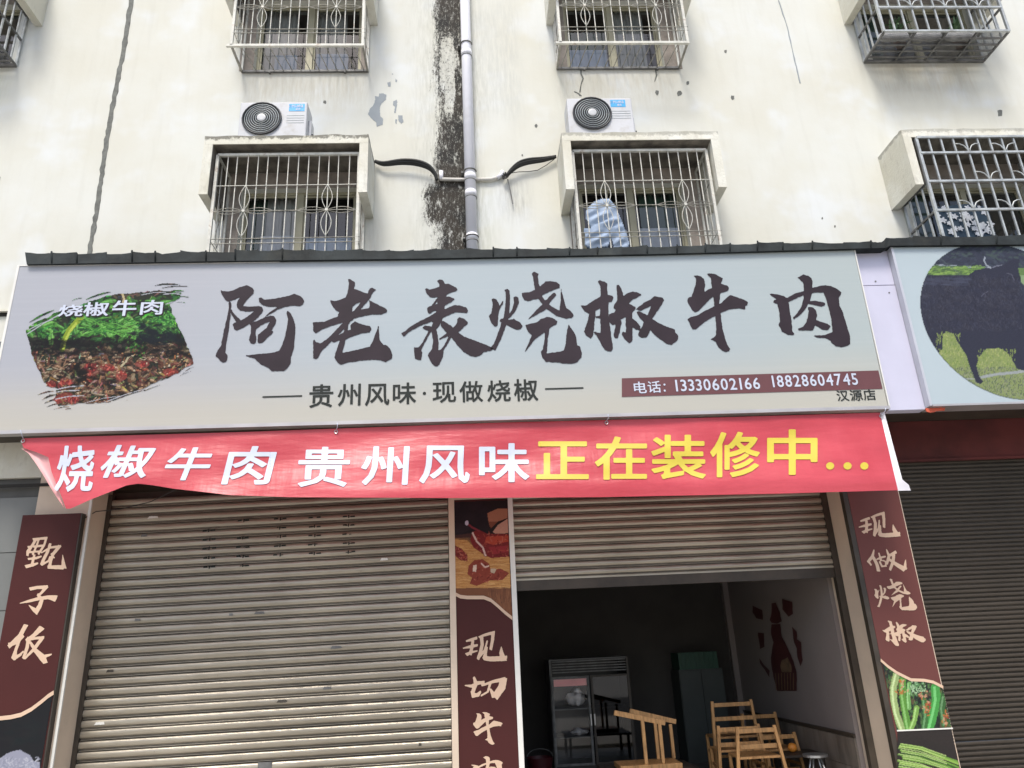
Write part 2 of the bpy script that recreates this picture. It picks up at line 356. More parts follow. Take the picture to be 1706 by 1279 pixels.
# ------------------------------------------------------------------ the building
B = thing('apartment_building', 'cream rendered apartment block with barred windows above a row of shuttered shops', 'building', (0, .4, 0))
FL = 2.98
opens = []       # x0,x1,z0,z1 openings in the upper wall
for k in range(2):
    opens += [(-2.70, -1.33, 5.78+FL*k, 6.97+FL*k), (1.38, 2.68, 5.78+FL*k, 6.97+FL*k), (5.55, 7.1, 5.90+FL*k, 6.9+FL*k), (-7.3, -5.75, 5.90+FL*k, 6.9+FL*k)]
def wall_with_holes(x0, x1, z0, z1, y0, y1, holes):
    mb = MB(); xs = sorted({x0, x1, *[h[0] for h in holes], *[h[1] for h in holes]}); zs = sorted({z0, z1, *[h[2] for h in holes], *[h[3] for h in holes]})
    def hole(cx, cz): return any(h[0] < cx < h[1] and h[2] < cz < h[3] for h in holes)
    for i in range(len(xs)-1):
        for j in range(len(zs)-1):
            if not hole((xs[i]+xs[i+1])/2, (zs[j]+zs[j+1])/2):
                a, b, c, d = xs[i], xs[i+1], zs[j], zs[j+1]
                mb.add([(a, y0, c), (b, y0, c), (b, y0, d), (a, y0, d)], [(0, 1, 2, 3)])
    for a, b, c, d in holes:
        mb.add([(a, y0, c), (b, y0, c), (b, y0, d), (a, y0, d), (a, y1, c), (b, y1, c), (b, y1, d), (a, y1, d)],
               [(0, 4, 5, 1), (1, 5, 6, 2), (2, 6, 7, 3), (3, 7, 4, 0)])
    mb.add([(x0, y0, z1), (x1, y0, z1), (x1, y1+.1, z1), (x0, y1+.1, z1)], [(0, 1, 2, 3)])
    mb.add([(x0, y0, z0), (x0, y0, z1), (x0, y1, z1), (x0, y1, z0), (x1, y0, z0), (x1, y0, z1), (x1, y1, z1), (x1, y1, z0)], [(0, 1, 2, 3), (7, 6, 5, 4)])
    return mb
wall_with_holes(-11, 11, 3.9, 13, 0, .24, opens).build('wall', m_wall, B)
BX('rear_wall', m_inwall, B, -11, 11, 5.0, 5.1, 0, 13)
BX('upper_floor_slab', m_inwall, B, -11, 11, .25, 5.0, 3.9, 4.05)
BX('upper_floor_slab', m_inwall, B, -11, 11, .25, 5.0, 8.05, 8.2)
BX('roof', m_cement, B, -11, 11, .34, 5.1, 13.0, 13.2)
# window canopies: slab with two cheeks
def canopy(x0, x1, zt, zc):
    m = MB(); m.box(x0, x1, -.55, -.001, zt-.12, zt)
    m.box(x0, x0+.10, -.549, -.001, zc, zt-.12); m.box(x1-.10, x1, -.549, -.001, zc, zt-.12)
    o = m.build('window_canopy', m_hood, B)
    bm = bmesh.new(); bm.from_mesh(o.data)
    bmesh.ops.subdivide_edges(bm, edges=[e for e in bm.edges if e.calc_length() > .4], cuts=14, use_grid_fill=True)
    for v in bm.verts:
        if v.co.z > zt-.02 and v.co.y < -.3: v.co.z += random.uniform(-.012, .006); v.co.y += random.uniform(0, .012)
    bm.to_mesh(o.data); bm.free()
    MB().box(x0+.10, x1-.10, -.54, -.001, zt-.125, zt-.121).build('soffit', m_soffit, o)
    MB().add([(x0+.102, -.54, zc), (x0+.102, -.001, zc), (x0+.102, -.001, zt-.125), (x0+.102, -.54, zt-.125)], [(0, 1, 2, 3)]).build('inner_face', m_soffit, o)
    return o
cx = [(-2.985, -1.12), (1.137, 3.015), (5.27, 7.25), (-7.45, -5.45)]
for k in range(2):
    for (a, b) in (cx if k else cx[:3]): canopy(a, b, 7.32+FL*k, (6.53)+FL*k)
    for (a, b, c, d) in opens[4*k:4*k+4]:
        # brown cement around the opening, canopy shade put into its colour
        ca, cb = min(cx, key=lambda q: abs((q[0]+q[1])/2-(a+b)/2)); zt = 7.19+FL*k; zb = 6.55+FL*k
        BX('shaded_lintel', m_cement, B, ca+.105, cb-.105, -.008, -.001, d+.002, zt-.002)
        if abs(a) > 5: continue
        BX('shaded_jamb', m_cement, B, ca+.105, a-.002, -.007, -.001, c, d); BX('shaded_jamb', m_cement, B, b+.002, cb-.105, -.007, -.001, c, d)
# windows
def window(a, b, c, d, style):
    fr = MB(); t = .034
    fr.box(a, b, .09, .16, d-t, d); fr.box(a, b, .09, .16, c, c+t); fr.box(a, a+t, .091, .159, c+t, d-t); fr.box(b-t, b, .091, .159, c+t, d-t)
    mid = (a+b)/2; fr.box(mid-.035, mid+.035, .088, .162, c+t, d-t)
    f = fr.build('window', m_alu, B)
    for (p, q, dy) in ((a+t, mid-.035, 0), (mid+.035, b-t, .012)):
        s = MB(); e = .022; y0, y1 = .105+dy, .135+dy
        s.box(p, q, y0, y1, d-t-e, d-t); s.box(p, q, y0, y1, c+t, c+t+e); s.box(p, p+e, y0+.001, y1-.001, c+t+e, d-t-e); s.box(q-e, q, y0+.001, y1-.001, c+t+e, d-t-e)
        s.build('sash', m_alu, f)
        MB().add([(p+e, y0+.015, c+t+e), (q-e, y0+.015, c+t+e), (q-e, y0+.015, d-t-e), (p+e, y0+.015, d-t-e)], [(0, 1, 2, 3)]).build('pane', m_glass, f)
    def curtain(x0, x1, z0, z1, m, y=.22, amp=.02, wl=.09):
        if z1 == d: z1 = d+.3
        nn = max(6, int((x1-x0)/.012)); vs = []
        for i in range(nn+1):
            x = x0+(x1-x0)*i/nn; yy = y+amp*math.sin(x/wl*6.28+random.random()*.3)+.008*math.sin(x*97)
            vs += [(x, yy, z0), (x, yy, z1)]
        MB().add(vs, [(2*i, 2*i+2, 2*i+3, 2*i+1) for i in range(nn)]).build('curtain', m, f, smooth=True)
    def reflect_sheet(x0, x1, z1, m): MB().box(x0+.035, x1-.035, .139, .142, c+t+.033, z1).build('sky_reflection', m, f)  # pale sheet: sky reflection painted onto the lower pane
    L0, L1, R0, R1 = a+t, mid-.04, mid+.04, b-t
    if style == 0: curtain(L0+.22, L1, c, d, m_curtd); curtain(L0, L0+.22, c, d, m_curtg); reflect_sheet(L0+.15, L1, 6.40, m_refll); reflect_sheet(R0, R1, 6.36, m_reflb)
    if style == 1: curtain(R0+.1, R1, 6.2, d, m_curtg); reflect_sheet(R0, R1, 6.42, m_refll); reflect_sheet(L0+.35, L1, 6.4, m_reflb)
    if style == 2: curtain(L0, L1-.18, c, d, m_curtd); reflect_sheet(L0+.15, L1-.1, 9.15, m_reflb); reflect_sheet(R0, R1-.12, 9.17, m_reflb); curtain(R0, R1-.2, c, d, m_curtd, y=.24)
    if style == 3: curtain(R0, R1-.12, c, d, m_curtd); reflect_sheet(L0, L1, 9.22, m_reflb); curtain(L0, L1, 9.2, 9.6, m_curtg)
    if style == 4: curtain(L0, L0+.3, c, d, m_curtg)
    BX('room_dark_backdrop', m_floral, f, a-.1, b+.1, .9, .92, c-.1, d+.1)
for k, st in ((0, 0), (1, 1), (2, 4), (3, 4), (4, 2), (5, 3), (6, 4), (7, 4)): window(*opens[k], st)
# peeled patches and cracks (thin irregular scabs of bare plaster)
def rough_poly(pts, j, seed):
    r = random.Random(seed); out = []
    for i in range(len(pts)):
        a, b = pts[i], pts[(i+1) % len(pts)]; L = math.hypot(b[0]-a[0], b[1]-a[1]); k = max(1, int(L/(j*2.2)))
        for q in range(k):
            out.append((a[0]+(b[0]-a[0])*q/k+r.uniform(-j, j)*.6, a[1]+(b[1]-a[1])*q/k+r.uniform(-j, j)*.6))
    return out
P8 = [[(190, 765), (215, 775), (210, 815), (175, 845), (160, 880), (165, 950), (188, 975), (185, 1020), (150, 1030), (135, 1040), (130, 1000), (95, 970), (65, 935), (80, 890), (110, 860), (125, 810), (120, 785), (150, 790), (160, 765)],
      [(225, 675), (250, 668), (250, 708), (228, 705)], [(290, 640), (304, 660), (298, 672), (288, 665)], [(300, 815), (305, 835), (300, 865), (290, 925), (278, 925), (285, 870), (268, 860), (270, 830)],
      [(312, 942), (345, 945), (355, 1000), (335, 1010), (312, 985)], [(290, 975), (302, 980), (296, 1012), (288, 1005)], [(258, 600), (272, 603), (268, 612)]]
for i, q in enumerate(P8):
    pts = [W(a, b, -.003) for a, b in Z(600, 0, 4.919, q)]
    MB().slab(rough_poly(pts, .006, i), -.003, .004).build('bare_patch', m_patch, B)
for i, (px, py, r_) in enumerate([(1209, 85, 3), (1221, 162, 4), (1095, 154, 4), (1146, 138, 3), (1666, 189, 6), (1132, 155, 5), (870, 258, 2), (893, 209, 3), (1370, 363, 2), (1391, 377, 2), (541, 170, 3)]):
    pts = [W(px+r_*math.cos(t)*random.uniform(.5, 1), py+r_*math.sin(t)*random.uniform(.6, 1.4), -.003) for t in [k*.785 for k in range(8)]]
    MB().slab(pts, -.003, .004).build('chipped_spot', m_joint, B)
def crack(name, pxs, wpx, m, j=1.2, seed=1, y=-.006):
    r = random.Random(seed); P = []
    for i in range(len(pxs)-1):
        (x0, y0), (x1, y1) = pxs[i], pxs[i+1]; k = max(1, int(math.hypot(x1-x0, y1-y0)/7))
        P += [(x0+(x1-x0)*q/k, y0+(y1-y0)*q/k) for q in range(k)]
    P.append(pxs[-1]); Lf, Rt = [], []
    for (a, b) in P:
        Lf.append(W(a-wpx/2+r.uniform(-j, j), b, y)); Rt.append(W(a+wpx/2+r.uniform(-j, j), b, y))
    mb = MB()
    for i in range(len(P)-1):
        q = [Lf[i], Rt[i], Rt[i+1], Lf[i+1]]; mb.slab(q, y, .003)
    return mb.build(name, m, B)
crack('mortar_joint', [(146, 440), (152, 400), (163, 340), (173, 260), (185, 190), (196, 130), (208, 70), (217, 10), (220, -30)], 7.5, m_joint, 1.3)
crack('wall_crack', [(967, 115), (971, 130), (968, 140), (966, 153)], 2.2, m_joint, .9, 2)
crack('wall_crack', [(1092, 112), (1094, 125), (1091, 135)], 1.8, m_joint, .9, 3)
crack('wall_crack', [(958, 152), (964, 155), (968, 159)], 3, m_joint, .9, 4)
crack('wall_scratch', [(1297, 0), (1312, 45), (1322, 90), (1333, 138)], 1.5, m_patch, .4, 5)
# ledge line of the neighbouring bay at the left
BX('dark_joint_groove', m_dark, B, -8, -4.7, -.012, .001, 5.345, 5.385)
BX('ledge', m_hood, B, -8, -4.7, -.05, .001, 5.386, 5.41)
BX('louvre_box', m_galvd, B, -6.2, -5.05, -.09, -.001, 4.1, 5.0)
# ground floor structure
BX('pillar', m_pillar, B, -4.47, -3.93, 0, .60, 0, 3.88)
BX('pillar', m_pillar, B, 3.926, 4.56, 0, .60, 0, 3.88)
BX('pillar', m_cement, B, -.27, .36, .34, .62, 0, 3.88)
for x, y0 in ((-3.929, -.004), (3.925, -.004)):
    BX('edge_trim', m_trim, B, x-.012, x+.012, -.012, .008, 0, 3.87)
BX('lintel_beam', m_brown, B, -3.93, 3.926, .42, .62, 3.2, 3.88)
BX('lintel_beam', m_brown, B, 4.56, 9, .42, .62, 3.3, 3.88)
BX('soffit_board', m_brown, B, -8, 9, -.44, .42, 3.882, 3.898)
# tiled side wall at far left
BX('tile_backing', m_grout, B, -8, -4.472, .05, .25, 0, 3.88)
for i in range(5):
    for j in range(6):
        x1 = -4.478-i*.70; z1 = 3.30-j*.56
        BX('wall_tile', m_tile, B, x1-.69, x1, .035, .0499, max(z1-.552, .0), z1)
BX('cream_band', m_hood, B, -5.6, -4.474, .0, .0499, 3.50, 3.88)
BX('conduit', m_dark, B, -5.6, -4.30, -.02, -.004, 3.40, 3.43)
# shop room behind the open shutter
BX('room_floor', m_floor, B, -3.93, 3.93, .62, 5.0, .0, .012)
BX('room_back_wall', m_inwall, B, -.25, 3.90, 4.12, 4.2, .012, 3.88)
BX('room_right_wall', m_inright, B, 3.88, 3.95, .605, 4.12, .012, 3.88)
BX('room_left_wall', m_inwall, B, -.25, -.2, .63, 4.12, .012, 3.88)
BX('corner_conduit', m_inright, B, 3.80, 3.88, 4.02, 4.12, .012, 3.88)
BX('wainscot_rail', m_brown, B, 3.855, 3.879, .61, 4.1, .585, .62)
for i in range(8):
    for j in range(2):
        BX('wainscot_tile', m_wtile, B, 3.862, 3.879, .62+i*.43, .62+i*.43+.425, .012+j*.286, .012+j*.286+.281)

# ------------------------------------------------------------------ roof flashing over the signs
T = thing('roof_flashing', 'long charcoal roof flashing of overlapping sheets capping the shop signs', 'roof flashing', (0, -.2, 5.85))
YR = -.64
RB = [(44.5, 440), (400, 434.2), (700, 430.5), (1100, 422.6), (1420, 414), (1476, 412.5), (1478, 409), (1706, 407), (2300, 404)]
RT = [(40, 422), (262, 420), (270, 422), (300, 418), (330, 419), (470, 416), (700, 415), (960, 412.5), (1200, 406), (1300, 403.5), (1470, 402.5), (1476, 396), (1500, 394), (1706, 391), (2300, 386)]
def ip(P_, x):
    if x <= P_[0][0]: return P_[0][1]
    for (a, b), (c, d) in zip(P_, P_[1:]):
        if x <= c: return b+(d-b)*(x-a)/(c-a)
    return P_[-1][1]
r2 = random.Random(4); px = 44.5; i = 0
while px < 2150:
    L = r2.uniform(38, 52)
    if px < 1476 < px+L: L = 1476-px
    n_ = 7; mb = MB(); bot = []; top = []
    e0, e1 = r2.uniform(-2, 2.2), r2.uniform(-2, 2.2)
    for q in range(n_+1):
        a = px+L*q/n_; sg_ = e0+(e1-e0)*q/n_+1.2*math.sin(3.14*q/n_)+r2.uniform(-.4, .4)
        bot.append(W(a, ip(RB, a), YR)); lx = -3 if (i == 0 and q == 0) else 0
        top.append(W(a+lx, ip(RT, a)+sg_, YR+.03))
    for q in range(n_):
        (ax, az), (bx, bz_) = bot[q], bot[q+1]; (cx_, cz), (dx, dz) = top[q], top[q+1]
        mb.add([(ax, YR, az), (bx, YR, bz_), (dx, YR+.03, dz), (cx_, YR+.03, cz), (dx, YR+.036, dz), (cx_, YR+.036, cz), (bx, YR+.02, bz_+.012), (ax, YR+.02, az+.012), (bx, 0, bz_+.03), (ax, 0, az+.03), (bx, -.02, bz_), (ax, -.02, az)],
               [(0, 1, 2, 3), (3, 2, 4, 5), (5, 4, 6, 7), (7, 6, 8, 9), (1, 0, 11, 10)])
    (ax, az), (cx_, cz) = bot[0], top[0]
    mb.add([(ax, YR, az), (cx_, YR+.03, cz), (ax, 0, az+.03), (ax, -.02, az)], [(0, 1, 2, 3)])
    mb.build('flashing_sheet', m_roof, T)
    if i and r2.random() < .75: MB().tube([(ax, YR+.002, az+.01), (cx_, YR+.026, cz+.002), (cx_, YR+.034, cz+.010)], .009, 6).build('overlap_seam', m_roof, T, smooth=True)
    px += L; i += 1

# ------------------------------------------------------------------ glyphs
FONTC = {}
def field_mesh(polys, bold, n=72, rough=0.0, seed=1, pad=.06):
    """union of outlines (even-odd inside each group) grown by `bold`, traced as one clean filled outline"""
    xs = [p[0] for g in polys for q in g for p in q]; ys = [p[1] for g in polys for q in g for p in q]
    x0, x1, y0, y1 = min(xs), max(xs), min(ys), max(ys); sc = max(x1-x0, y1-y0); b = bold*sc; m_ = b+2.2*sc/n
    h = sc/n; nx = int((x1-x0+2*m_)/h)+1; ny = int((y1-y0+2*m_)/h)+1
    X, Y = np.meshgrid(x0-m_+h*np.arange(nx+1), y0-m_+h*np.arange(ny+1)); ins = np.zeros(X.shape, bool); D = np.full(X.shape, 1e9)
    for g in polys:
        c = np.zeros(X.shape, bool)
        for q in g:
            A = np.array(q, float); Bq = np.roll(A, -1, 0)
            for (ax, ay), (bx, by_) in zip(A, Bq):
                dx, dy = bx-ax, by_-ay; L2 = dx*dx+dy*dy
                if L2 < 1e-12: continue
                t = np.clip(((X-ax)*dx+(Y-ay)*dy)/L2, 0, 1); D = np.minimum(D, (X-ax-t*dx)**2+(Y-ay-t*dy)**2)
                if dy: c ^= (Y >= min(ay, by_)) & (Y < max(ay, by_)) & (X < ax+(Y-ay)*dx/dy)
        ins |= c
    # the distance is only right outside the union; inside just needs the sign
    Fd = np.sqrt(D); inner = ins.copy()
    for _ in range(1): inner[1:-1, 1:-1] &= ins[:-2, 1:-1] & ins[2:, 1:-1] & ins[1:-1, :-2] & ins[1:-1, 2:]
    Fd = np.where(ins, -Fd, Fd)-b; Fd[inner] = np.minimum(Fd[inner], -.3*h)
    if rough:
        g_ = np.random.default_rng(seed).random((ny+1, nx+1)); g_ = (g_+np.roll(g_, 1, 0)+np.roll(g_, 1, 1)+np.roll(g_, 1, (0, 1)))/4-.5; Fd = Fd+g_*rough*h
    Fd[0] = Fd[-1] = 1; Fd[:, 0] = Fd[:, -1] = 1
    s_ = Fd < 0; V = []; key = {}; Fc = []
    def vert(k, x, y):
        if k not in key: key[k] = len(V); V.append((x, y))
        return key[k]
    any_ = s_[:-1, :-1] | s_[1:, :-1] | s_[:-1, 1:] | s_[1:, 1:]
    for j, i in zip(*np.nonzero(any_)):
        cs = ((i, j), (i+1, j), (i+1, j+1), (i, j+1)); f = []
        for k in range(4):
            (ia, ja), (ib, jb) = cs[k], cs[(k+1) % 4]; fa, fb = Fd[ja, ia], Fd[jb, ib]
            if fa < 0: f.append(vert((ia, ja), X[ja, ia], Y[ja, ia]))
            if (fa < 0) != (fb < 0):
                t = fa/(fa-fb); kk = ((ia, ja), (ib, jb)) if (ia, ja) < (ib, jb) else ((ib, jb), (ia, ja))
                f.append(vert(kk, X[ja, ia]+t*(X[jb, ib]-X[ja, ia]), Y[ja, ia]+t*(Y[jb, ib]-Y[ja, ia])))
        if len(f) > 2: Fc.append(tuple(f))
    vx = [v[0] for v in V]; vy = [v[1] for v in V]; a0, a1, b0, b1 = min(vx), max(vx), min(vy), max(vy)
    return [((v[0]-a0)/(a1-a0), (v[1]-b0)/(b1-b0)) for v in V], Fc, (a1-a0)/(b1-b0), (a0, a1, b0, b1)
def font_glyph(ch, off=0.0):
    k = (ch, off)
    if k in FONTC: return FONTC[k]
    cu = bpy.data.curves.new('t', 'FONT'); cu.body = ch; cu.size = 1; cu.resolution_u = 3; cu.fill_mode = 'NONE'
    o = bpy.data.objects.new('t', cu); COL.objects.link(o)
    dg = bpy.context.evaluated_depsgraph_get(); dg.update()
    me = bpy.data.meshes.new_from_object(o.evaluated_get(dg))
    nb = {}
    for e in me.edges:
        a, b = e.vertices; nb.setdefault(a, []).append(b); nb.setdefault(b, []).append(a)
    seen = set(); loops = []
    for v in nb:
        if v in seen: continue
        lp = [v]; seen.add(v); cur = v
        while True:
            nx_ = [q for q in nb[cur] if q not in seen]
            if not nx_: break
            cur = nx_[0]; seen.add(cur); lp.append(cur)
        loops.append([(me.vertices[q].co.x, me.vertices[q].co.y) for q in lp])
    bpy.data.objects.remove(o); bpy.data.curves.remove(cu); bpy.data.meshes.remove(me)
    # glyph outlines may overlap, so wind each contour by its sign: outer contours united, holes cut
    def area(q): return sum(q[i][0]*q[(i+1) % len(q)][1]-q[(i+1) % len(q)][0]*q[i][1] for i in range(len(q)))
    n = 36 if ch.isascii() else 72
    vs, fs, asp, _ = field_mesh([loops], off, n)
    FONTC[k] = (vs, fs, asp); return FONTC[k]
def rect_from_px(b, y):     # pixel box -> world rectangle on plane y
    xc, yc = (b[0]+b[2])/2, (b[1]+b[3])/2
    x0 = W(b[0], yc, y)[0]; x1 = W(b[2], yc, y)[0]; z1 = W(xc, b[1], y)[1]; z0 = W(xc, b[3], y)[1]
    return x0, x1, z0, z1
def put_font(ch, px, y, m, parent, name='character', off=.02, sub=False):
    x0, x1, z0, z1 = px if sub else rect_from_px(px, y)
    vs, fs, _ = font_glyph(ch, off)
    mb = MB().add([(x0+(x1-x0)*u, y, z0+(z1-z0)*v) for u, v in vs], fs)
    return mb.build(name, m, parent)
G = {}   # brush characters traced as outlines: char -> (list of polygons)
G['阿'] = (350, 460, 7.994, [
 [(145,185),(175,200),(240,205),(300,190),(400,145),(490,120),(560,155),(585,185),(575,225),(500,300),(460,350),(435,400),(560,405),(650,398),(690,410),(705,450),(680,500),(600,580),(520,630),(430,690),(360,720),(320,700),(302,640),(330,620),(390,600),(470,555),(550,500),(610,450),(580,460),(470,468),(400,455),(365,420),(355,380),(375,320),(410,275),(350,295),(280,325),(235,333),(200,310),(165,250),(145,210)],
 [(250,345),(275,340),(285,380),(275,440),(265,560),(245,720),(215,880),(205,1020),(232,1060),(225,1110),(210,1140),(175,1148),(140,1130),(100,1080),(75,1070),(85,1020),(120,960),(145,930),(160,850),(190,700),(230,540),(250,430)],
 [(275,420),(300,480),(350,530),(410,590),(390,620),(345,600),(300,530),(270,470)],
 [(650,290),(680,282),(715,312),(820,305),(940,285),(1050,262),(1120,235),(1180,255),(1230,290),(1255,335),(1235,375),(1190,398),(1085,388),(1000,405),(900,440),(820,490),(730,540),(770,500),(860,435),(910,402),(780,405),(700,380),(655,345)],
 [(525,625),(620,600),(720,550),(800,525),(850,530),(880,580),(865,640),(815,725),(845,735),(820,770),(760,820),(700,880),(650,893),(632,870),(640,780),(690,740),(750,690),(800,600),(740,620),(670,655),(610,700),(605,740),(615,830),(610,880),(580,900),(540,890),(520,840),(540,770),(548,700),(540,650)],
 [(1030,458),(1060,480),(1100,550),(1130,640),(1135,720),(1120,880),(1115,960),(1075,1070),(1070,1160),(1040,1210),(985,1260),(820,1262),(780,1220),(690,1180),(620,1125),(600,1095),(540,1075),(470,1055),(620,1040),(760,1028),(860,1015),(925,990),(960,920),(1000,800),(1025,680),(1040,570),(1020,490)]])
G['老'] = (510, 455, 7.994, [
 [(560,80),(580,75),(650,120),(652,140),(635,205),(740,245),(830,280),(845,320),(740,380),(680,395),(620,440),(605,510),(540,600),(430,580),(425,545),(450,515),(400,495),(350,430),(318,362),(400,370),(460,350),(530,320),(560,230),(572,130)],
 [(830,240),(850,205),(880,195),(930,220),(885,260),(850,330),(720,485),(600,600),(515,730),(400,850),(300,940),(200,1040),(160,1120),(130,1143),(95,1130),(95,900),(110,880),(130,920),(190,935),(300,860),(400,760),(490,660),(620,520),(740,380),(820,290)],
 [(90,655),(180,650),(240,648),(330,610),(440,570),(560,520),(720,485),(840,465),(850,430),(840,360),(900,390),(980,435),(1050,460),(1080,495),(1070,520),(1000,545),(860,550),(740,575),(640,600),(590,640),(560,680),(480,655),(330,700),(210,745),(130,797),(100,775)],
 [(335,905),(370,840),(440,820),(520,780),(600,750),(590,690),(650,640),(700,665),(780,690),(850,705),(870,740),(845,785),(750,795),(640,830),(520,880),(440,890),(370,918)],
 [(500,650),(560,650),(550,760),(525,880),(500,980),(480,1062),(640,1030),(850,980),(895,890),(965,690),(972,800),(975,890),(1030,955),(1080,965),(1120,1010),(1150,1090),(1135,1140),(1060,1180),(990,1155),(870,1150),(700,1165),(540,1190),(470,1215),(420,1190),(375,1120),(400,1040),(450,900),(505,780),(515,720)]])
G['表'] = (660, 455, 7.524, [
 [(362,195),(385,190),(420,208),(480,190),(545,170),(540,130),(512,92),(550,78),(585,85),(610,138),(650,130),(700,155),(750,180),(768,205),(745,228),(680,240),(620,275),(540,298),(480,300),(430,300),(390,260)],
 [(545,280),(630,270),(620,300),(660,290),(740,322),(690,360),(610,400),(600,455),(740,395),(800,405),(880,430),(900,465),(885,495),(800,488),(740,490),(640,530),(585,555),(560,620),(470,620),(440,600),(320,650),(200,710),(150,740),(110,785),(90,788),(65,750),(110,730),(180,670),(280,610),(400,550),(500,490),(510,400),(520,340)],
 [(388,435),(410,418),(470,405),(530,380),(530,450),(460,480),(415,508),(395,480)],
 [(440,410),(500,330),(540,300),(530,340),(470,400)],
 [(470,600),(520,620),(560,600),(540,660),(500,700),(520,780),(530,880),(525,970),(570,950),(620,870),(660,790),(690,800),(640,890),(590,970),(585,1050),(540,1140),(515,1165),(480,1160),(430,1100),(400,1030),(410,1000),(450,950),(465,850),(450,760),(440,700),(450,650)],
 [(328,680),(360,655),(440,670),(470,690),(430,740),(380,830),(320,940),(315,985),(328,990),(312,1088),(235,1070),(225,930),(280,930),(330,870),(410,720),(350,700)],
 [(560,600),(600,600),(700,670),(770,735),(850,795),(960,835),(1080,880),(1220,940),(1190,970),(1100,985),(1050,1030),(990,1045),(930,1035),(850,985),(760,890),(690,800),(640,750),(560,660)],
 [(765,580),(790,550),(850,570),(895,610),(893,635),(850,670),(790,730),(700,760),(640,790),(540,832),(535,825),(640,745),(700,690),(745,650),(770,600)]])
G['烧'] = (810, 445, 7.524, [
 [(65,400),(95,390),(130,405),(160,460),(160,500),(215,415),(205,460),(165,530),(150,600),(140,735),(105,740),(70,700),(35,615),(65,580),(80,500),(82,440)],
 [(230,285),(265,270),(290,290),(298,400),(290,560),(275,640),(250,720),(200,860),(150,970),(115,1040),(50,1015),(90,970),(110,930),(160,800),(195,690),(170,675),(180,650),(215,645),(235,540),(248,400),(245,310)],
 [(345,375),(375,365),(400,378),(408,450),(370,540),(310,620),(270,650),(280,610),(330,520),(350,440)],
 [(240,660),(330,655),(350,640),(365,662),(430,695),(455,740),(430,775),(380,782),(330,760),(270,730),(235,710)],
 [(572,80),(600,55),(660,85),(645,110),(655,200),(670,250),(680,340),(760,450),(850,510),(920,545),(935,430),(940,270),(965,380),(1000,510),(1060,550),(1100,600),(1070,635),(1000,643),(960,630),(880,605),(760,520),(700,450),(640,380),(610,270),(590,130)],
 [(450,325),(475,320),(540,315),(620,280),(680,240),(740,180),(790,175),(880,185),(925,220),(915,260),(870,270),(800,300),(705,345),(680,390),(600,400),(520,423),(480,410),(450,360)],
 [(850,315),(878,345),(800,440),(740,530),(640,590),(528,650),(600,570),(700,470),(790,370)],
 [(495,725),(550,710),(640,690),(680,650),(760,625),(830,635),(890,675),(880,715),(840,730),(790,770),(770,900),(755,1080),(920,1060),(975,1045),(1000,950),(1010,830),(1035,720),(1060,760),(1120,850),(1140,980),(1170,985),(1198,1070),(1190,1130),(1140,1190),(1070,1208),(980,1205),(880,1190),(750,1185),(710,1140),(685,1060),(710,1030),(735,900),(738,810),(680,850),(610,900),(560,970),(485,1060),(520,980),(575,850),(530,810),(505,760)]])
G['椒'] = (960, 455, 8.528, [
 [(310,120),(330,100),(400,120),(442,150),(435,200),(445,310),(510,320),(525,350),(510,400),(460,410),(455,560),(475,720),(500,940),(520,1050),(500,1105),(450,1108),(400,1080),(350,990),(300,900),(250,840),(270,830),(350,860),(345,640),(280,630),(275,610),(340,605),(340,495),(270,530),(180,570),(130,545),(65,460),(150,455),(230,400),(345,335),(350,250),(345,180)],
 [(190,560),(275,540),(262,650),(250,800),(235,890),(205,925),(140,880),(110,830),(130,770),(170,660)],
 [(572,165),(605,165),(640,220),(670,320),(740,280),(810,260),(880,280),(925,305),(870,340),(800,370),(740,430),(840,480),(835,510),(800,550),(790,640),(850,680),(910,760),(900,810),(850,800),(795,760),(800,900),(795,960),(755,995),(700,940),(650,870),(660,830),(710,850),(705,700),(710,620),(640,650),(560,720),(520,735),(480,700),(465,640),(470,580),(540,560),(565,520),(530,490),(540,450),(585,390),(580,270)],
 [(575,680),(640,670),(640,720),(615,840),(590,915),(560,922),(530,880),(550,790)],
 [(855,510),(900,470),(980,410),(1060,375),(1110,325),(1170,340),(1230,350),(1245,385),(1210,450),(1140,550),(1080,640),(1050,740),(1040,840),(1000,908),(930,915),(880,880),(900,820),(940,750),(970,670),(1020,590),(1070,455),(1000,490),(920,530)],
 [(860,550),(890,540),(980,580),(1090,655),(1180,710),(1280,760),(1400,800),(1405,840),(1450,890),(1440,950),(1350,1018),(1290,1000),(1200,940),(1120,880),(1050,800),(960,690),(890,610)]])
G['牛'] = (1130, 445, 8.529, [
 [(215,118),(270,115),(330,135),(365,165),(380,250),(365,360),(420,320),(490,290),(600,235),(690,260),(720,285),(705,330),(620,360),(500,410),(400,500),(300,610),(240,638),(200,610),(160,540),(130,480),(145,430),(190,420),(220,330),(250,230),(255,160)],
 [(410,95),(450,88),(530,100),(630,158),(600,240),(595,380),(580,520),(600,660),(625,860),(660,1000),(690,1090),(735,1160),(725,1190),(680,1202),(620,1180),(570,1130),(530,1050),(460,1025),(520,985),(540,960),(540,860),(530,680),(510,500),(480,300),(465,150)],
 [(130,735),(190,705),(260,690),(380,620),(500,560),(610,510),(680,440),(740,395),(800,415),(920,455),(990,495),(975,540),(950,550),(948,595),(860,580),(740,595),(640,630),(520,690),(400,760),(320,820),(250,880),(200,878),(165,800)]])
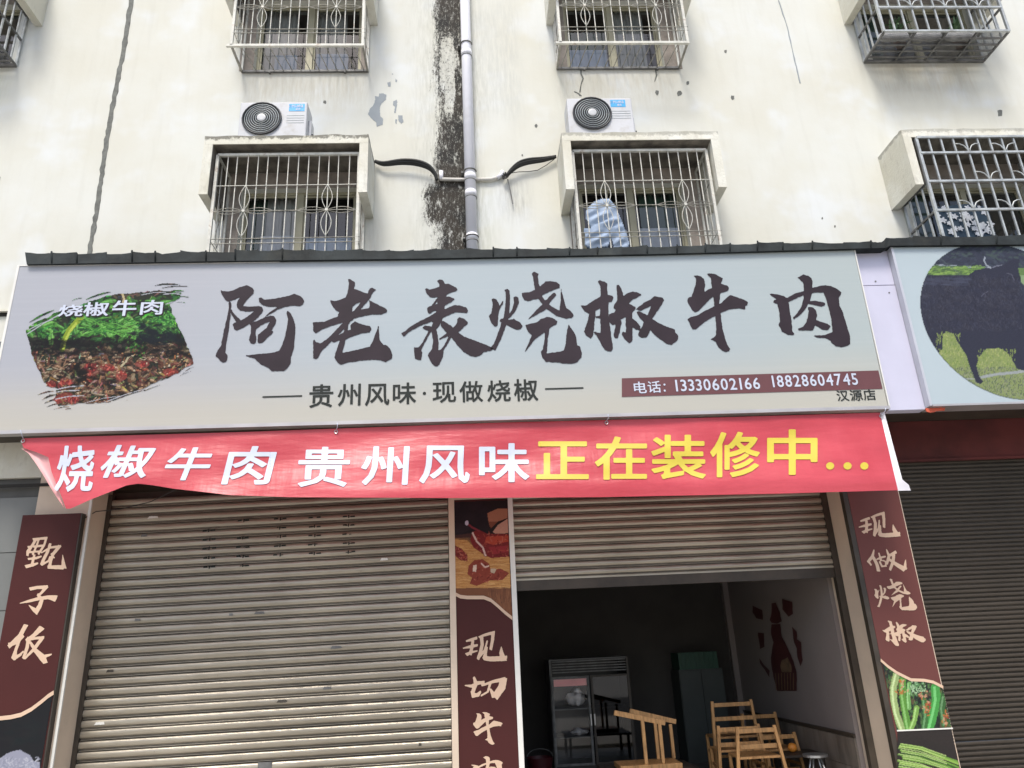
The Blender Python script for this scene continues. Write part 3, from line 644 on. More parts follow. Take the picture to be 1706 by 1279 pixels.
G['肉'] = (1270, 445, 8.525, [
 [(105,385),(120,375),(220,385),(300,410),(350,435),(480,370),(590,340),(700,300),(800,270),(900,255),(990,275),(1060,310),(1125,358),(1085,430),(1095,540),(1150,660),(1200,830),(1245,980),(1245,1090),(1210,1115),(1130,1135),(1040,1115),(985,1070),(970,1035),(900,1005),(770,995),(735,970),(870,968),(1000,920),(985,740),(960,640),(910,450),(870,355),(740,360),(600,385),(480,440),(370,495),(390,620),(415,780),(425,910),(455,940),(440,965),(370,960),(280,915),(260,860),(232,820),(255,770),(245,650),(215,520),(160,500),(165,470),(210,455)],
 [(500,145),(540,130),(580,105),(650,120),(700,160),(712,230),(700,380),(680,460),(640,540),(590,620),(520,690),(445,740),(438,715),(500,650),(560,550),(590,440),(595,320),(580,210)],
 [(650,485),(760,478),(830,490),(895,510),(885,540),(840,555),(720,530),(640,515)],
 [(650,565),(720,570),(755,610),(778,680),(760,750),(850,780),(920,800),(970,840),(930,890),(860,885),(750,820),(715,895),(640,895),(520,895),(500,870),(580,850),(620,790),(650,700),(660,620)]])
def strokes(ss):            # brush strokes (x, y, width) -> outline polygons
    out = []
    for st in ss:
        L, R = [], []
        for i, (x, y, w_) in enumerate(st):
            a = st[max(i-1, 0)]; b = st[min(i+1, len(st)-1)]; dx, dy = b[0]-a[0], b[1]-a[1]; d = math.hypot(dx, dy) or 1
            nx, ny = -dy/d*w_/2, dx/d*w_/2; ex = 0
            if i == 0: ex = -w_*.35
            if i == len(st)-1: ex = w_*.35
            L.append((x+nx+dx/d*ex*.3, y+ny+dy/d*ex*.3)); R.append((x-nx+dx/d*ex, y-ny+dy/d*ex))
        out.append(L+R[::-1])
    return out
G['现'] = (760, 1040, 5.35, strokes([[(90,150,14),(130,138,24),(182,122,26)],[(62,212,8),(120,200,24),(188,186,20)],[(150,140,22),(142,200,26),(125,265,28)],[(95,268,30),(140,248,20),(190,235,10)],[(203,112,14),(270,90,24),(338,72,26)],[(226,108,30),(232,180,28),(215,255,30),(194,308,24)],[(330,72,30),(322,150,26),(308,222,24)],[(277,145,12),(258,225,20),(196,305,18)],[(275,205,14),(262,260,24),(255,300,44)],[(250,300,36),(300,308,42),(400,306,44),(442,302,44)],[(402,198,4),(402,250,34),(420,312,56)]]))
G['切'] = (760, 1040, 5.35, strokes([[(78,545,8),(140,550,30),(195,522,32),(248,514,20)],[(158,472,18),(176,525,38),(152,590,32)],[(140,595,24),(155,635,50),(195,628,34),(218,598,14)],[(228,545,14),(330,510,26),(430,488,34)],[(420,495,62),(408,560,66),(352,640,60)],[(305,578,14),(340,640,52)],[(302,530,22),(282,600,18),(222,636,14)]]))
G['甑'] = (0, 880, 5.33, strokes([[(298,100,26),(350,92,20),(415,86,24)],[(318,100,22),(285,155,24),(248,205,28),(243,240,20)],[(250,165,16),(340,158,18),(395,150,16)],[(412,86,18),(392,150,18),(342,228,18)],[(250,212,14),(345,205,16)],[(345,100,15),(318,170,16),(290,232,16)],[(252,272,16),(320,265,22),(368,248,12)],[(305,238,18),(282,330,24)],[(232,340,30),(290,325,26),(335,310,14)],[(368,218,10),(440,172,18),(535,160,24)],[(445,138,22),(422,210,26),(390,270,26),(368,322,26)],[(368,325,18),(430,290,16),(444,250,10)],[(528,158,30),(470,230,26),(450,290,24),(440,340,30)],[(428,345,26),(500,345,34),(560,346,38)],[(556,232,3),(560,290,24),(566,345,46)],[(455,225,14),(478,262,18)]]))
G['子'] = (0, 880, 5.33, strokes([[(270,538,30),(330,525,28),(415,522,34)],[(412,520,32),(370,570,22),(335,602,20)],[(335,588,22),(372,630,34),(352,690,36),(318,748,40)],[(305,725,40),(255,680,5)],[(172,667,4),(260,645,24),(350,622,28),(430,612,34),(488,622,60)]]))
G['饭'] = (0, 880, 5.33, strokes([[(228,862,38),(180,950,36),(80,1048,32)],[(88,1032,40),(160,1010,20),(205,955,26)],[(168,1005,24),(140,1080,26),(122,1150,44)],[(118,1158,34),(180,1122,22),(208,1090,8)],[(366,886,50),(300,950,32),(235,995,28)],[(255,968,28),(240,1060,30),(208,1152,24)],[(255,990,18),(320,975,22),(384,972,30)],[(378,970,28),(310,1062,28),(222,1155,16)],[(268,1010,18),(310,1080,36),(375,1145,60),(400,1190,40)],[(400,1135,34),(458,1118,10)]]))
G['做'] = (1420, 840, 5.22, strokes([[(203,388,8),(178,450,26),(128,498,22)],[(185,462,26),(202,520,28),(205,582,30)],[(130,488,14),(150,528,16)],[(240,420,12),(246,490,20)],[(212,478,12),(245,465,18),(292,455,14)],[(232,500,18),(244,545,20),(284,540,14)],[(262,490,14),(284,500,14),(280,545,12)],[(315,390,8),(325,450,26),(292,522,18)],[(322,452,20),(392,418,28)],[(372,428,26),(352,500,26),(308,578,20)],[(312,475,18),(372,530,34),(435,578,50)],[(440,575,36),(466,490,4)]]))
def gl_bbox(g):
    xs = [p[0] for q in g[3] for p in q]; ys = [p[1] for q in g[3] for p in q]; return min(xs), min(ys), max(xs), max(ys)
def rough2(pts, j, r):
    out = []
    for i in range(len(pts)):
        a, b = pts[i], pts[(i+1) % len(pts)]; L = math.hypot(b[0]-a[0], b[1]-a[1]); k = max(1, int(L/22))
        for q in range(k):
            s = q/k; out.append((a[0]+(b[0]-a[0])*s+(r.uniform(-j, j) if q else 0), a[1]+(b[1]-a[1])*s+(r.uniform(-j, j) if q else 0)))
    return out
BR = {}
def put_brush(ch, y, m, parent, px=None, j=2.5, name='character', step=0):
    g = G[ch]; r = random.Random(ord(ch))
    if ch not in BR: BR[ch] = field_mesh([[rough2(poly, j, r)] for poly in g[3]], .0015, 110 if j > 2 else 64, rough=.9 if j > 2 else .5, seed=ord(ch))
    vs, fs, _, bb = BR[ch]
    if px:
        rc = rect_from_px(px, y); P_ = [(rc[0]+(rc[1]-rc[0])*u, y, rc[3]-(rc[3]-rc[2])*v) for u, v in vs]
    else:
        P_ = []
        for u, v in vs:
            x, z = W(g[0]+(bb[0]+u*(bb[1]-bb[0]))/g[2], g[1]+(bb[2]+v*(bb[3]-bb[2]))/g[2], y); P_.append((x, y, z))
    return MB().add(P_, [f[::-1] for f in fs]).build(name, m, parent)
# ------------------------------------------------------------------ painted prints (numpy canvas -> coloured mesh)
class Paint:
    def __init__(s, x0, y0, x1, y1, step, bg):
        s.x0, s.y0, s.step = x0, y0, step; s.nx = int((x1-x0)/step); s.ny = int((y1-y0)/step)
        s.X, s.Y = np.meshgrid(x0+np.arange(s.nx+1)*step, y0+np.arange(s.ny+1)*step)
        s.a = np.zeros((s.ny+1, s.nx+1, 3)); s.a[:] = lin(bg); s.mask = np.zeros((s.ny+1, s.nx+1), bool)
    def inside(s, pts):
        c = np.zeros(s.X.shape, bool); n = len(pts)
        for i in range(n):
            (x0, y0), (x1, y1) = pts[i], pts[(i+1) % n]
            if y0 == y1: continue
            t = ((s.Y >= min(y0, y1)) & (s.Y < max(y0, y1))) & (s.X < x0+(s.Y-y0)*(x1-x0)/(y1-y0)); c ^= t
        return c
    def poly(s, pts, col, al=1): k = s.inside(pts); s.a[k] = s.a[k]*(1-al)+np.array(lin(col))*al
    def keep(s, pts): s.mask |= s.inside(pts)
    def blob(s, cx, cy, rx, ry, ang, col, al=1, clip=None):
        R = max(rx, ry); i0 = max(int((cx-R-s.x0)/s.step), 0); i1 = min(int((cx+R-s.x0)/s.step)+2, s.nx+1); j0 = max(int((cy-R-s.y0)/s.step), 0); j1 = min(int((cy+R-s.y0)/s.step)+2, s.ny+1)
        if i0 >= i1 or j0 >= j1: return
        dx = s.X[j0:j1, i0:i1]-cx; dy = s.Y[j0:j1, i0:i1]-cy; ca, sa = math.cos(ang), math.sin(ang)
        d = ((dx*ca+dy*sa)/rx)**2+((-dx*sa+dy*ca)/ry)**2; k = d < 1
        if clip is not None: k &= clip[j0:j1, i0:i1]
        sub = s.a[j0:j1, i0:i1]; sub[k] = sub[k]*(1-al)+np.array(lin(col))*al
    def line(s, pts, w_, col, al=1):
        for i in range(len(pts)-1):
            (x0, y0), (x1, y1) = pts[i], pts[i+1]; L = math.hypot(x1-x0, y1-y0); s.blob((x0+x1)/2, (y0+y1)/2, L/2+w_*.5, w_/2, math.atan2(y1-y0, x1-x0), col, al)
            n = max(1, int(L/(w_*.5)))
            for q in range(n+1): s.blob(x0+(x1-x0)*q/n, y0+(y1-y0)*q/n, w_/2, w_/2, 0, col, al if al == 1 else al*.5)
    def grain(s, amt):
        s.a *= 1+amt*(rng.random(s.a.shape[:2])[..., None]-.5)
    def build(s, name, parent, y, k=1.0):
        d = [WD(px, py) for px, py in ((0, 0), (1, 0), (0, 1))]
        D0 = np.array(d[0]); DX = np.array(d[1])-D0; DY = np.array(d[2])-D0
        D = D0+s.X[..., None]*DX+s.Y[..., None]*DY; t = (y-C.y)/D[..., 1]
        P = np.array(C)+D*t[..., None]; P[..., 1] = y
        idx = np.arange(P.shape[0]*P.shape[1]).reshape(P.shape[:2])
        q = np.stack([idx[1:, :-1], idx[1:, 1:], idx[:-1, 1:], idx[:-1, :-1]], -1)
        km = s.mask[:-1, :-1] & s.mask[1:, 1:] & s.mask[1:, :-1] & s.mask[:-1, 1:]; q = q[km]
        used = np.unique(q); remap = -np.ones(idx.size, int); remap[used] = np.arange(len(used)); q = remap[q]
        me = bpy.data.meshes.new(name); co = P.reshape(-1, 3)[used]; me.vertices.add(len(co)); me.vertices.foreach_set('co', co.ravel())
        me.loops.add(q.size); me.loops.foreach_set('vertex_index', q.ravel()); me.polygons.add(len(q)); me.polygons.foreach_set('loop_start', np.arange(len(q))*4)
        me.update(calc_edges=True); me.validate()
        c = np.clip(s.a.reshape(-1, 3)[used]*k, 0, .9); at = me.color_attributes.new('Col', 'FLOAT_COLOR', 'POINT')
        at.data.foreach_set('color', np.hstack([c, np.ones((len(c), 1))]).ravel())
        return link(name, me, m_print, parent)

# ------------------------------------------------------------------ main shop sign
YS = -.60
KS = 7.1/7.42
def SX(x): return x*KS
def SZ(z): return 1.6+(z-1.6)*KS
sg = thing('shop_sign', 'wide pale sign with seven large dark brush characters and a food picture', 'sign', (0, YS, 3.8))
LX = SX(-4.935)
face = [(SX(a), SZ(b)) for a, b in [(-4.935, 3.925), (4.485, 3.90), (4.505, 5.868), (2.3, 5.822), (-.55, 5.812), (-2.55, 5.826), (-4.935, 5.826)]]
MB().slab(face, YS, YS+.14).build('sign_face', m_sign, sg)
MB().bar((LX-.01, YS+.03, SZ(3.905)), (SX(4.495), YS+.03, SZ(3.880)), .10, .036, (0, 0, 1)).build('bottom_frame', m_frame, sg)
MB().bar((LX-.012, YS+.06, SZ(3.90)), (LX-.012, YS+.06, SZ(5.83)), .024, .13, (0, 1, 0)).build('side_frame', m_trim, sg)
MB().bar((SX(4.502), YS+.06, SZ(3.89)), (SX(4.515), YS+.06, SZ(5.868)), .012, .13, (0, 1, 0)).build('side_frame', m_trim, sg)
MB().bar((LX, YS-.001, SZ(5.820)), (SX(-.55), YS-.001, SZ(5.806)), .012, .01).bar((SX(-.55), YS-.001, SZ(5.806)), (SX(4.503), YS-.001, SZ(5.862)), .012, .01).build('top_bead', m_trim, sg)
for ch in '阿老表烧椒牛肉': put_brush(ch, YS-.004, m_ink, sg)
for ch, b in zip('贵州风味现做烧椒', [(482,605,592,712),(612,603,718,705),(738,603,850,703),(865,597,972,697),(1047,595,1155,690),(1170,590,1278,687),(1297,587,1405,685),(1420,580,1530,682)]):
    q = Z(340, 420, 2.7516, [(b[0], b[1]), (b[2], b[3])]); put_font(ch, (*q[0], *q[1]), YS-.004, m_ink2, sg, off=.016)
def disc(name, px, py, r, y, m, parent):
    x, z = W(px, py, y); return MB().flat([(x+r*math.cos(a*.5236), z+r*math.sin(a*.5236)) for a in range(12)], y).build(name, m, parent)
disc('dot', 707, 655, .017, YS-.004, m_ink2, sg)
for a, b in (((437.5, 661), (503.5, 659.8)), ((908, 647.8), (972, 646.3))):
    x0, z0 = W(*a, YS); x1, z1 = W(*b, YS); zc = (z0+z1)/2
    MB().flat([(x0, zc-.008), (x1, zc-.008), (x1, zc+.008), (x0, zc+.008)], YS-.004).build('rule', m_ink2, sg)
q = [W(*p, YS-.004) for p in ((1036, 661), (1481, 644.5), (1476, 613), (1036, 630))]
q[1] = (SX(4.47), q[0][1]+.005); q[2] = (SX(4.47), q[3][1]-.0+.008)
strip = MB().flat(q, YS-.004).build('phone_strip', m_maroon, sg)
def text_line(s, x0, x1, z0, z1, y, m, parent, name, off=.03, slope=0):
    # digits or characters set one after another inside a world rectangle
    info = [font_glyph(c, off) for c in s]; wd = [max(i[2], .42) for i in info]; tot = sum(wd)+.16*(len(s)-1); x = x0; mb = MB(); sc = (x1-x0)/tot
    for (vs, fs, a), wv in zip(info, wd):
        ww = min(a, wv)*sc; o = (wv*sc-ww)/2
        mb.add([(x+o+u*ww, y, z0+(z1-z0)*v+slope*(x+o-x0)) for u, v in vs], fs); x += (wv+.16)*sc
    return mb.build(name, m, parent)
yk = YS-.008
a = rect_from_px((1056, 635.5, 1077, 655), yk); put_font('电', a, yk, m_lettw, sg, off=.012, sub=True)
a = rect_from_px((1079, 634.5, 1101, 654), yk); put_font('话', a, yk, m_lettw, sg, off=.012, sub=True)
disc('dot', 1107, 640.5, .011, yk, m_lettw, sg); disc('dot', 1107.5, 650.5, .011, yk, m_lettw, sg)
a = rect_from_px((1123, 630.5, 1266, 650), yk); text_line('13330602166', a[0], a[1], a[2], a[3], yk, m_lettw, sg, 'phone_number', off=.02)
a = rect_from_px((1284, 623.5, 1429, 643), yk); text_line('18828604745', a[0], a[1], a[2], a[3], yk, m_lettw, sg, 'phone_number', off=.02)
for ch, b in zip('汉源店', [(1394,650,1414,668),(1416,649.5,1437,667.5),(1438,648.5,1459,666.5)]): put_font(ch, b, YS-.004, m_ink2, sg, off=.016)
# food picture
zz = lambda pts: Z(30, 440, 5.116, pts)
p = Paint(35, 465, 335, 690, 1.0, (52, 58, 48))
body = [(60,560),(200,470),(350,400),(560,330),(760,262),(900,250),(1000,240),(1150,225),(1280,225),(1400,240),(1380,290),(1300,330),(1310,400),(1400,590),(1490,810),(1500,850),(1300,960),(1000,1090),(760,1180),(500,1190),(340,1210),(300,1150),(330,1060),(240,1040),(160,880),(110,750)]
p.keep(zz(rough2(body, 7, random.Random(2))))
for (a, b, w_) in [((1130,190),(1400,175),14),((1180,215),(1480,190),10),((1250,245),(1440,235),16),((1290,295),(1480,285),10),((1300,330),(1470,340),8),((540,320),(820,232),16),((60,520),(340,380),22),((55,560),(250,460),12),((130,480),(330,385),8),((430,330),(560,290),8),((135,1130),(330,1080),14),((190,1165),(340,1110),20),((195,1200),(400,1140),16),((215,1230),(420,1180),12),((250,1258),(470,1215),7),((380,1250),(480,1240),8),((760,1185),(1130,1060),12),((900,1180),(960,1165),6),((1000,1125),(1250,1020),9),((1380,950),(1520,870),10),((1330,985),(1510,905),7),((1270,290),(1400,262),22)]:
    (x0, y0), (x1, y1) = zz([a])[0], zz([b])[0]; n = 6; w_ /= 5.1
    pl = [(x0, y0-.3)]+[(x0+(x1-x0)*k/n, y0+(y1-y0)*k/n-w_/2*math.sin(3.14*k/n)-.3+random.uniform(-.3, .3)-3*math.sin(3.14*k/n)) for k in range(1, n)]+[(x1, y1)]+[(x0+(x1-x0)*k/n, y0+(y1-y0)*k/n+w_/2*math.sin(3.14*k/n)+.3-3*math.sin(3.14*k/n)) for k in range(n-1, 0, -1)]
    p.keep(pl)
r = random.Random(11)
def zone(x, y):     # colour of the dish at a place
    t = (y-450)/(690-450); tx = (x-35)/300
    if y < 500+ (tx-.6)*-60 and tx > .5 and y < 512: return r.choice([(110, 95, 80), (90, 75, 62), (60, 50, 48), (70, 84, 84)])
    split = 575-18*tx
    if y < split-12: return r.choice([(62, 118, 58), (84, 146, 66), (45, 92, 48), (110, 168, 84), (30, 56, 40), (38, 74, 44), (70, 130, 60), (26, 38, 36)])
    if y < split+12: return r.choice([(30, 40, 38), (34, 30, 34), (50, 80, 48), (60, 52, 46), (22, 24, 30)])
    return r.choice([(96, 66, 56), (130, 104, 84), (70, 42, 40), (150, 128, 100), (44, 34, 30), (120, 76, 60), (84, 74, 50), (36, 28, 28), (166, 150, 124)])
for _ in range(900): 
    x, y = r.uniform(38, 330), r.uniform(470, 685); p.blob(x, y, r.uniform(3, 9), r.uniform(2, 6), r.uniform(0, 3.1), zone(x, y), .75)
for _ in range(150):
    x, y = r.uniform(42, 322), r.uniform(500, 566); a = r.gauss(-.1, .7); L = r.uniform(6, 16); c = r.choice([(74, 134, 62), (98, 160, 76), (54, 108, 52), (122, 182, 92), (40, 84, 48)])
    p.blob(x, y, L, L*.33, a, c, .9); p.blob(x+1, y-1, L*.8, .7, a, tuple(min(255, v+46) for v in c), .8); p.blob(x, y+L*.3, L*.9, 1.1, a, tuple(int(v*.45) for v in c), .7)
for _ in range(150):
    x, y = r.uniform(50, 326), r.uniform(585, 684); a = r.uniform(-.9, .5); L = r.uniform(4, 10); c = r.choice([(126, 92, 74), (150, 118, 92), (92, 56, 48), (170, 140, 110), (70, 46, 40), (120, 70, 58)])
    p.blob(x, y, L, L*.5, a, c, .85); p.blob(x-1, y-1.5, L*.6, L*.18, a, tuple(min(255, v+50) for v in c), .7); p.blob(x+1, y+L*.5, L*.9, 1.4, a, (26, 20, 20), .7)
for _ in range(1300):
    x, y = r.uniform(38, 330), r.uniform(470, 685); a = r.gauss(-.15, .6) if y < 570 else r.uniform(0, 3.1)
    p.blob(x, y, r.uniform(1.5, 8), r.uniform(.6, 1.6), a, tuple(min(255, int(v*r.uniform(.8, 1.35))) for v in zone(x, y)), .8)
for (x, y, a, b) in [(620,880,60,40),(770,880,70,34),(280,1030,44,40),(400,1010,70,20),(380,1140,90,40),(460,1150,60,40),(1300,920,66,34),(880,950,50,44),(1060,850,60,30),(610,950,30,60)]:
    (cx_, cy_) = zz([(x, y)])[0]; p.blob(cx_, cy_, a/5.1, b/5.1, r.uniform(-.4, .2), r.choice([(150, 62, 62), (158, 74, 66), (136, 52, 56)]), .6)
    for _ in range(10): p.blob(cx_+r.uniform(-a, a)/7, cy_+r.uniform(-b, b)/7, r.uniform(1.5, 5), 1.1, r.uniform(0, 3), r.choice([(214, 120, 106), (130, 34, 40), (200, 90, 80)]), .7)
for (x, y, a, b) in [(420,800,150,60),(1110,760,110,70),(300,920,100,60),(640,1080,80,50),(1240,700,120,50)]:
    (cx_, cy_) = zz([(x, y)])[0]
    for _ in range(40): p.blob(cx_+r.gauss(0, a/9), cy_+r.gauss(0, b/9), r.uniform(2, 6), .8, r.uniform(-.9, .5), r.choice([(160, 138, 110), (186, 170, 146), (110, 84, 70), (140, 112, 92)]), .85)
p.line(zz([(375,725),(395,650),(430,570),(490,500),(540,455)]), 9, (150, 170, 60)); p.line(zz([(385,715),(405,650),(440,575),(495,505)]), 4, (190, 205, 92))
p.line(zz([(880,870),(920,830),(940,790),(990,775)]), 3, (190, 180, 150)); p.line(zz([(890,250),(905,300),(880,350)]), 3.5, (206, 190, 150))
for k in range(60):
    a0 = r.uniform(-.5, .6)+r.choice([0, 3.1]); cx_, cy_ = zz([(r.choice([700, 760, 880, 640]), r.uniform(480, 600))])[0]; L = r.uniform(10, 28)
    p.line([(cx_, cy_), (cx_+L*.5*math.cos(a0), cy_+L*.5*math.sin(a0)-1.5), (cx_+L*math.cos(a0), cy_+L*math.sin(a0))], 1.4, r.choice([(120, 186, 90), (90, 160, 70), (60, 120, 60)]), .9)
for _ in range(90): x, y = zz([(r.gauss(1280, 55), r.gauss(480, 40))])[0]; p.blob(x, y, 2, 1.4, r.random()*3, r.choice([(70, 140, 70), (110, 180, 90), (44, 100, 54)]), .9)
for _ in range(60): x, y = zz([(r.gauss(1010, 50), r.gauss(700, 40))])[0]; p.blob(x, y, 2.2, 1.4, r.random()*3, r.choice([(70, 140, 60), (110, 170, 80), (44, 100, 54)]), .9)
# brush marks that break up the two slanted edges
for (a, b, w_) in [((70,600),(420,395),9),((90,560),(300,470),7),((300,1075),(560,1035),9),((250,1105),(520,1075),8),((320,1150),(560,1120),8),((700,1190),(1180,1035),7),((560,1185),(900,1120),5),((1240,255),(1420,262),8),((1050,262),(1260,240),6),((1260,340),(1400,318),9),((1150,1050),(1480,905),6)]:
    p.line(zz([a, ((a[0]+b[0])/2, (a[1]+b[1])/2-10), b]), w_/5.1, (196, 198, 206), .9)
for _ in range(260):
    x, y = zz([(r.uniform(120, 1460), r.uniform(640, 780))])[0]; p.blob(x, y, r.uniform(4, 10), r.uniform(1.5, 4), r.uniform(-.4, .3), (20, 20, 24), .5)
for _ in range(60):
    x, y = zz([(r.gauss(1150, 90), r.gauss(600, 40))])[0]; p.blob(x, y, r.uniform(4, 9), r.uniform(2, 5), r.uniform(-.4, .3), (22, 34, 44), .6)
for _ in range(50):
    x, y = zz([(r.gauss(530, 50), r.gauss(930, 50))])[0]; p.blob(x, y, r.uniform(3, 7), r.uniform(2, 4), r.uniform(-.4, .3), (24, 22, 22), .6)
for _ in range(180):
    x, y = zz([(r.uniform(160, 1460), r.uniform(760, 1180))])[0]; p.blob(x, y, r.uniform(.8, 2.2), r.uniform(.6, 1.3), 0, r.choice([(220, 206, 180), (190, 168, 140), (30, 22, 22), (196, 150, 110)]), .8)
p.grain(.35); p.a = np.clip(p.a, 0, 1)**1.12; p.build('food_picture', sg, YS-.004, .72)
BL = {}
for ch, b in zip('烧椒牛肉', [(345,345,555,445),(560,322,775,442),(805,305,1010,440),(1045,305,1235,430)]):
    q = zz([(b[0], b[1]), (b[2], b[3])]); bx = (*q[0], *q[1])
    rc = rect_from_px(bx, YS-.008)
    o = put_font(ch, (rc[0]+.012, rc[1]+.012, rc[2]-.012, rc[3]-.012), YS-.007, m_ink, sg, off=.03, sub=True)
    o2 = put_font(ch, rc, YS-.010, m_lettw, sg, off=.02, sub=True)

# ------------------------------------------------------------------ neighbouring sign with the bull
s2 = thing('shop_sign', 'pale sign with a round picture of a black bull on grass', 'sign', (6, YS, 3.8))
MB().slab([(SX(4.985), SZ(3.905)), (9.2, SZ(3.905)), (9.2, SZ(5.885)), (SX(4.985), SZ(5.885))], YS, YS+.12).build('sign_face', m_sign2, s2)
BX('side_frame', m_sframe, s2, SX(4.955), SX(4.983), YS-.004, YS+.2, SZ(3.89), SZ(5.89))
BX('bottom_frame', m_frame, s2, SX(4.985), 9.2, YS-.01, YS+.2, SZ(3.880), SZ(3.903))
bz = lambda pts: Z(1380, 390, 3.874, pts)
cxw, czw, rw = SX(6.10), SZ(4.905), .985*KS
pa = Paint(1495, 400, 1815, 680, 1.2, (66, 70, 86))
def circ_px(n=72):
    out = []
    for k in range(n):
        X, Zz = cxw+rw*math.cos(2*math.pi*k/n), czw+rw*math.sin(2*math.pi*k/n); d = Vector((X, YS, Zz))-C; kk = F/d.dot(_f)
        out.append((853+d.dot(RX)*kk, 639.5-d.dot(UP)*kk))
    return out
pa.keep(circ_px())
pa.poly(bz([(400, 600), (1700, 560), (1700, 1300), (400, 1300)]), (150, 165, 108))
pa.poly(bz([(500, 195), (620, 188), (800, 205), (1000, 215), (1700, 220), (1700, 300), (500, 275)]), (112, 142, 86))
pa.poly(bz([(600, 188), (800, 200), (1040, 212), (1040, 222), (800, 214), (600, 198)]), (170, 180, 190))
for k in range(500):
    x, y = r.uniform(1500, 1800), r.uniform(402, 445); pa.blob(x, y, r.uniform(2, 7), r.uniform(.8, 2.5), r.uniform(-.6, .9), r.choice([(60, 66, 84), (76, 84, 98), (52, 60, 70), (84, 100, 96)]), .6)
for k in range(260):
    x, y = bz([(r.uniform(540, 1000), r.uniform(205, 262))])[0]; pa.blob(x, y, r.uniform(3, 9), 1, r.uniform(-.3, .1), r.choice([(126, 164, 84), (150, 184, 100), (88, 116, 76)]), .8)
for k in range(6500):
    x, y = r.uniform(1500, 1810), r.uniform(540, 680); low = (y-535)/140
    c = r.choice([(170, 184, 110), (140, 160, 86), (190, 196, 130), (120, 150, 80)]) if low < .55 else r.choice([(120, 130, 110), (90, 104, 90), (150, 160, 130), (104, 120, 86), (160, 165, 130)])
    pa.blob(x, y, r.uniform(.8, 3), .7, r.gauss(1.5, .35), c, .8)
pa.line(bz([(980, 925), (1080, 905), (1180, 895), (1263, 885), (1500, 880)]), 5, (176, 182, 186), .7); pa.line(bz([(760, 915), (850, 935), (950, 935)]), 2.5, (176, 182, 180), .6)
bull = [(380, 300), (525, 290), (560, 270), (640, 262), (800, 262), (905, 264), (950, 232), (1000, 222), (1060, 212), (1130, 200), (1170, 170), (1200, 155), (1235, 165), (1225, 220), (1240, 290), (1225, 360), (1250, 400), (1263, 440),
        (1330, 470), (1400, 560), (1420, 700), (1400, 900), (1330, 900), (1263, 880), (1220, 870), (1180, 800), (1150, 760), (1100, 735), (1020, 740), (975, 790), (955, 850), (975, 920), (1000, 950), (985, 968), (955, 958), (940, 920), (915, 860), (890, 780),
        (850, 720), (800, 640), (760, 625), (740, 650), (735, 740), (700, 780), (680, 800), (720, 890), (640, 840), (560, 720), (380, 560)]
pa.poly(bz(bull), (58, 60, 76))
for k in range(500):
    x, y = bz([(r.uniform(500, 1240), r.uniform(270, 620))])[0]; pa.blob(x, y, r.uniform(4, 14), r.uniform(2, 6), r.uniform(-.3, .3), r.choice([(62, 64, 80), (54, 56, 72), (66, 66, 78), (58, 60, 78)]), .35)
for k in range(160):
    t = r.uniform(0, 1); x0, y0 = (735+r.uniform(-50, 120), 640+abs(r.gauss(0, 1))*60) if t < .5 else (r.uniform(960, 1210), 745+r.uniform(0, 70)); x, y = bz([(x0, y0)])[0]
    pa.blob(x, y, r.uniform(1.5, 4), .6, 1.4+r.gauss(0, .2), (150, 168, 96), .8)
pa.line(bz([(1010, 150), (1005, 170), (1020, 200), (1048, 218)]), 2.6, (170, 178, 190)); pa.line(bz([(700, 130), (760, 190), (850, 255)]), 1.2, (100, 110, 110), .8)
pa.line(bz([(990, 400), (1010, 380), (1030, 370)]), 1.6, (92, 92, 108)); pa.line(bz([(1015, 375), (1010, 430)]), 1.4, (88, 88, 104))
pa.poly(bz([(1238, 262), (1263, 262), (1500, 262), (1500, 330), (1263, 330), (1245, 310)]), (150, 176, 130))
for k in range(1500):
    x, y = bz([(r.uniform(500, 1250), r.uniform(268, 620))])[0]; i_, j_ = int((y-pa.y0)/pa.step), int((x-pa.x0)/pa.step)
    if 0 <= i_ <= pa.ny and 0 <= j_ <= pa.nx and pa.a[i_, j_].sum() < .25: pa.blob(x, y, r.uniform(1.5, 5), .6, r.gauss(1.2, .5), r.choice([(76, 78, 96), (46, 46, 60), (84, 84, 98), (52, 50, 62)]), .5)
for k in range(60):
    x, y = bz([(r.uniform(560, 900), r.uniform(280, 330))])[0]; pa.blob(x, y, r.uniform(5, 12), 1.6, .05, (84, 88, 108), .3)
pa.line(bz([(1060, 215), (1085, 205), (1120, 200)]), 2, (120, 124, 140)); pa.line(bz([(1150, 250), (1185, 262), (1200, 300)]), 1.5, (98, 98, 114))
pa.grain(.2); pa.build('bull_picture', s2, YS-.004, .64)
# cladding between the two signs
cl = thing('cladding_strip', 'plain lilac white cladding strip between the two big signs', 'cladding', (4.55, -.5, 3.8))
BX('cladding_panel', m_clad, cl, SX(4.53), SX(4.953), YS+.08, YS+.2, SZ(3.875), SZ(5.395), bevel=.004); BX('cladding_panel', m_clad, cl, SX(4.53), SX(4.953), YS+.08, YS+.2, SZ(5.402), SZ(5.885), bevel=.004)
MB().tube([(SX(4.73), YS+.075, SZ(5.45)), (SX(4.73), YS+.081, SZ(5.45))], .010, 8).build('rivet', m_galvd, cl); MB().tube([(SX(4.86), YS+.075, SZ(5.30)), (SX(4.86), YS+.081, SZ(5.30))], .009, 8).build('rivet', m_galvd, cl)
o = tag(MB().slab(rough_poly([(SX(a), SZ(b)) for a, b in [(4.93, 3.875), (5.15, 3.878), (5.13, 3.84), (5.02, 3.835), (4.97, 3.825), (4.93, 3.84)]], .008, 3), YS+.04, YS+.05).build('torn_cloth', m_orange), 'small torn scrap of orange red cloth under the sign corner', 'cloth scrap')
v_ = thing('valance', 'dark red board under the bull sign above the dark shutter', 'valance', (6.5, .3, 3.4))
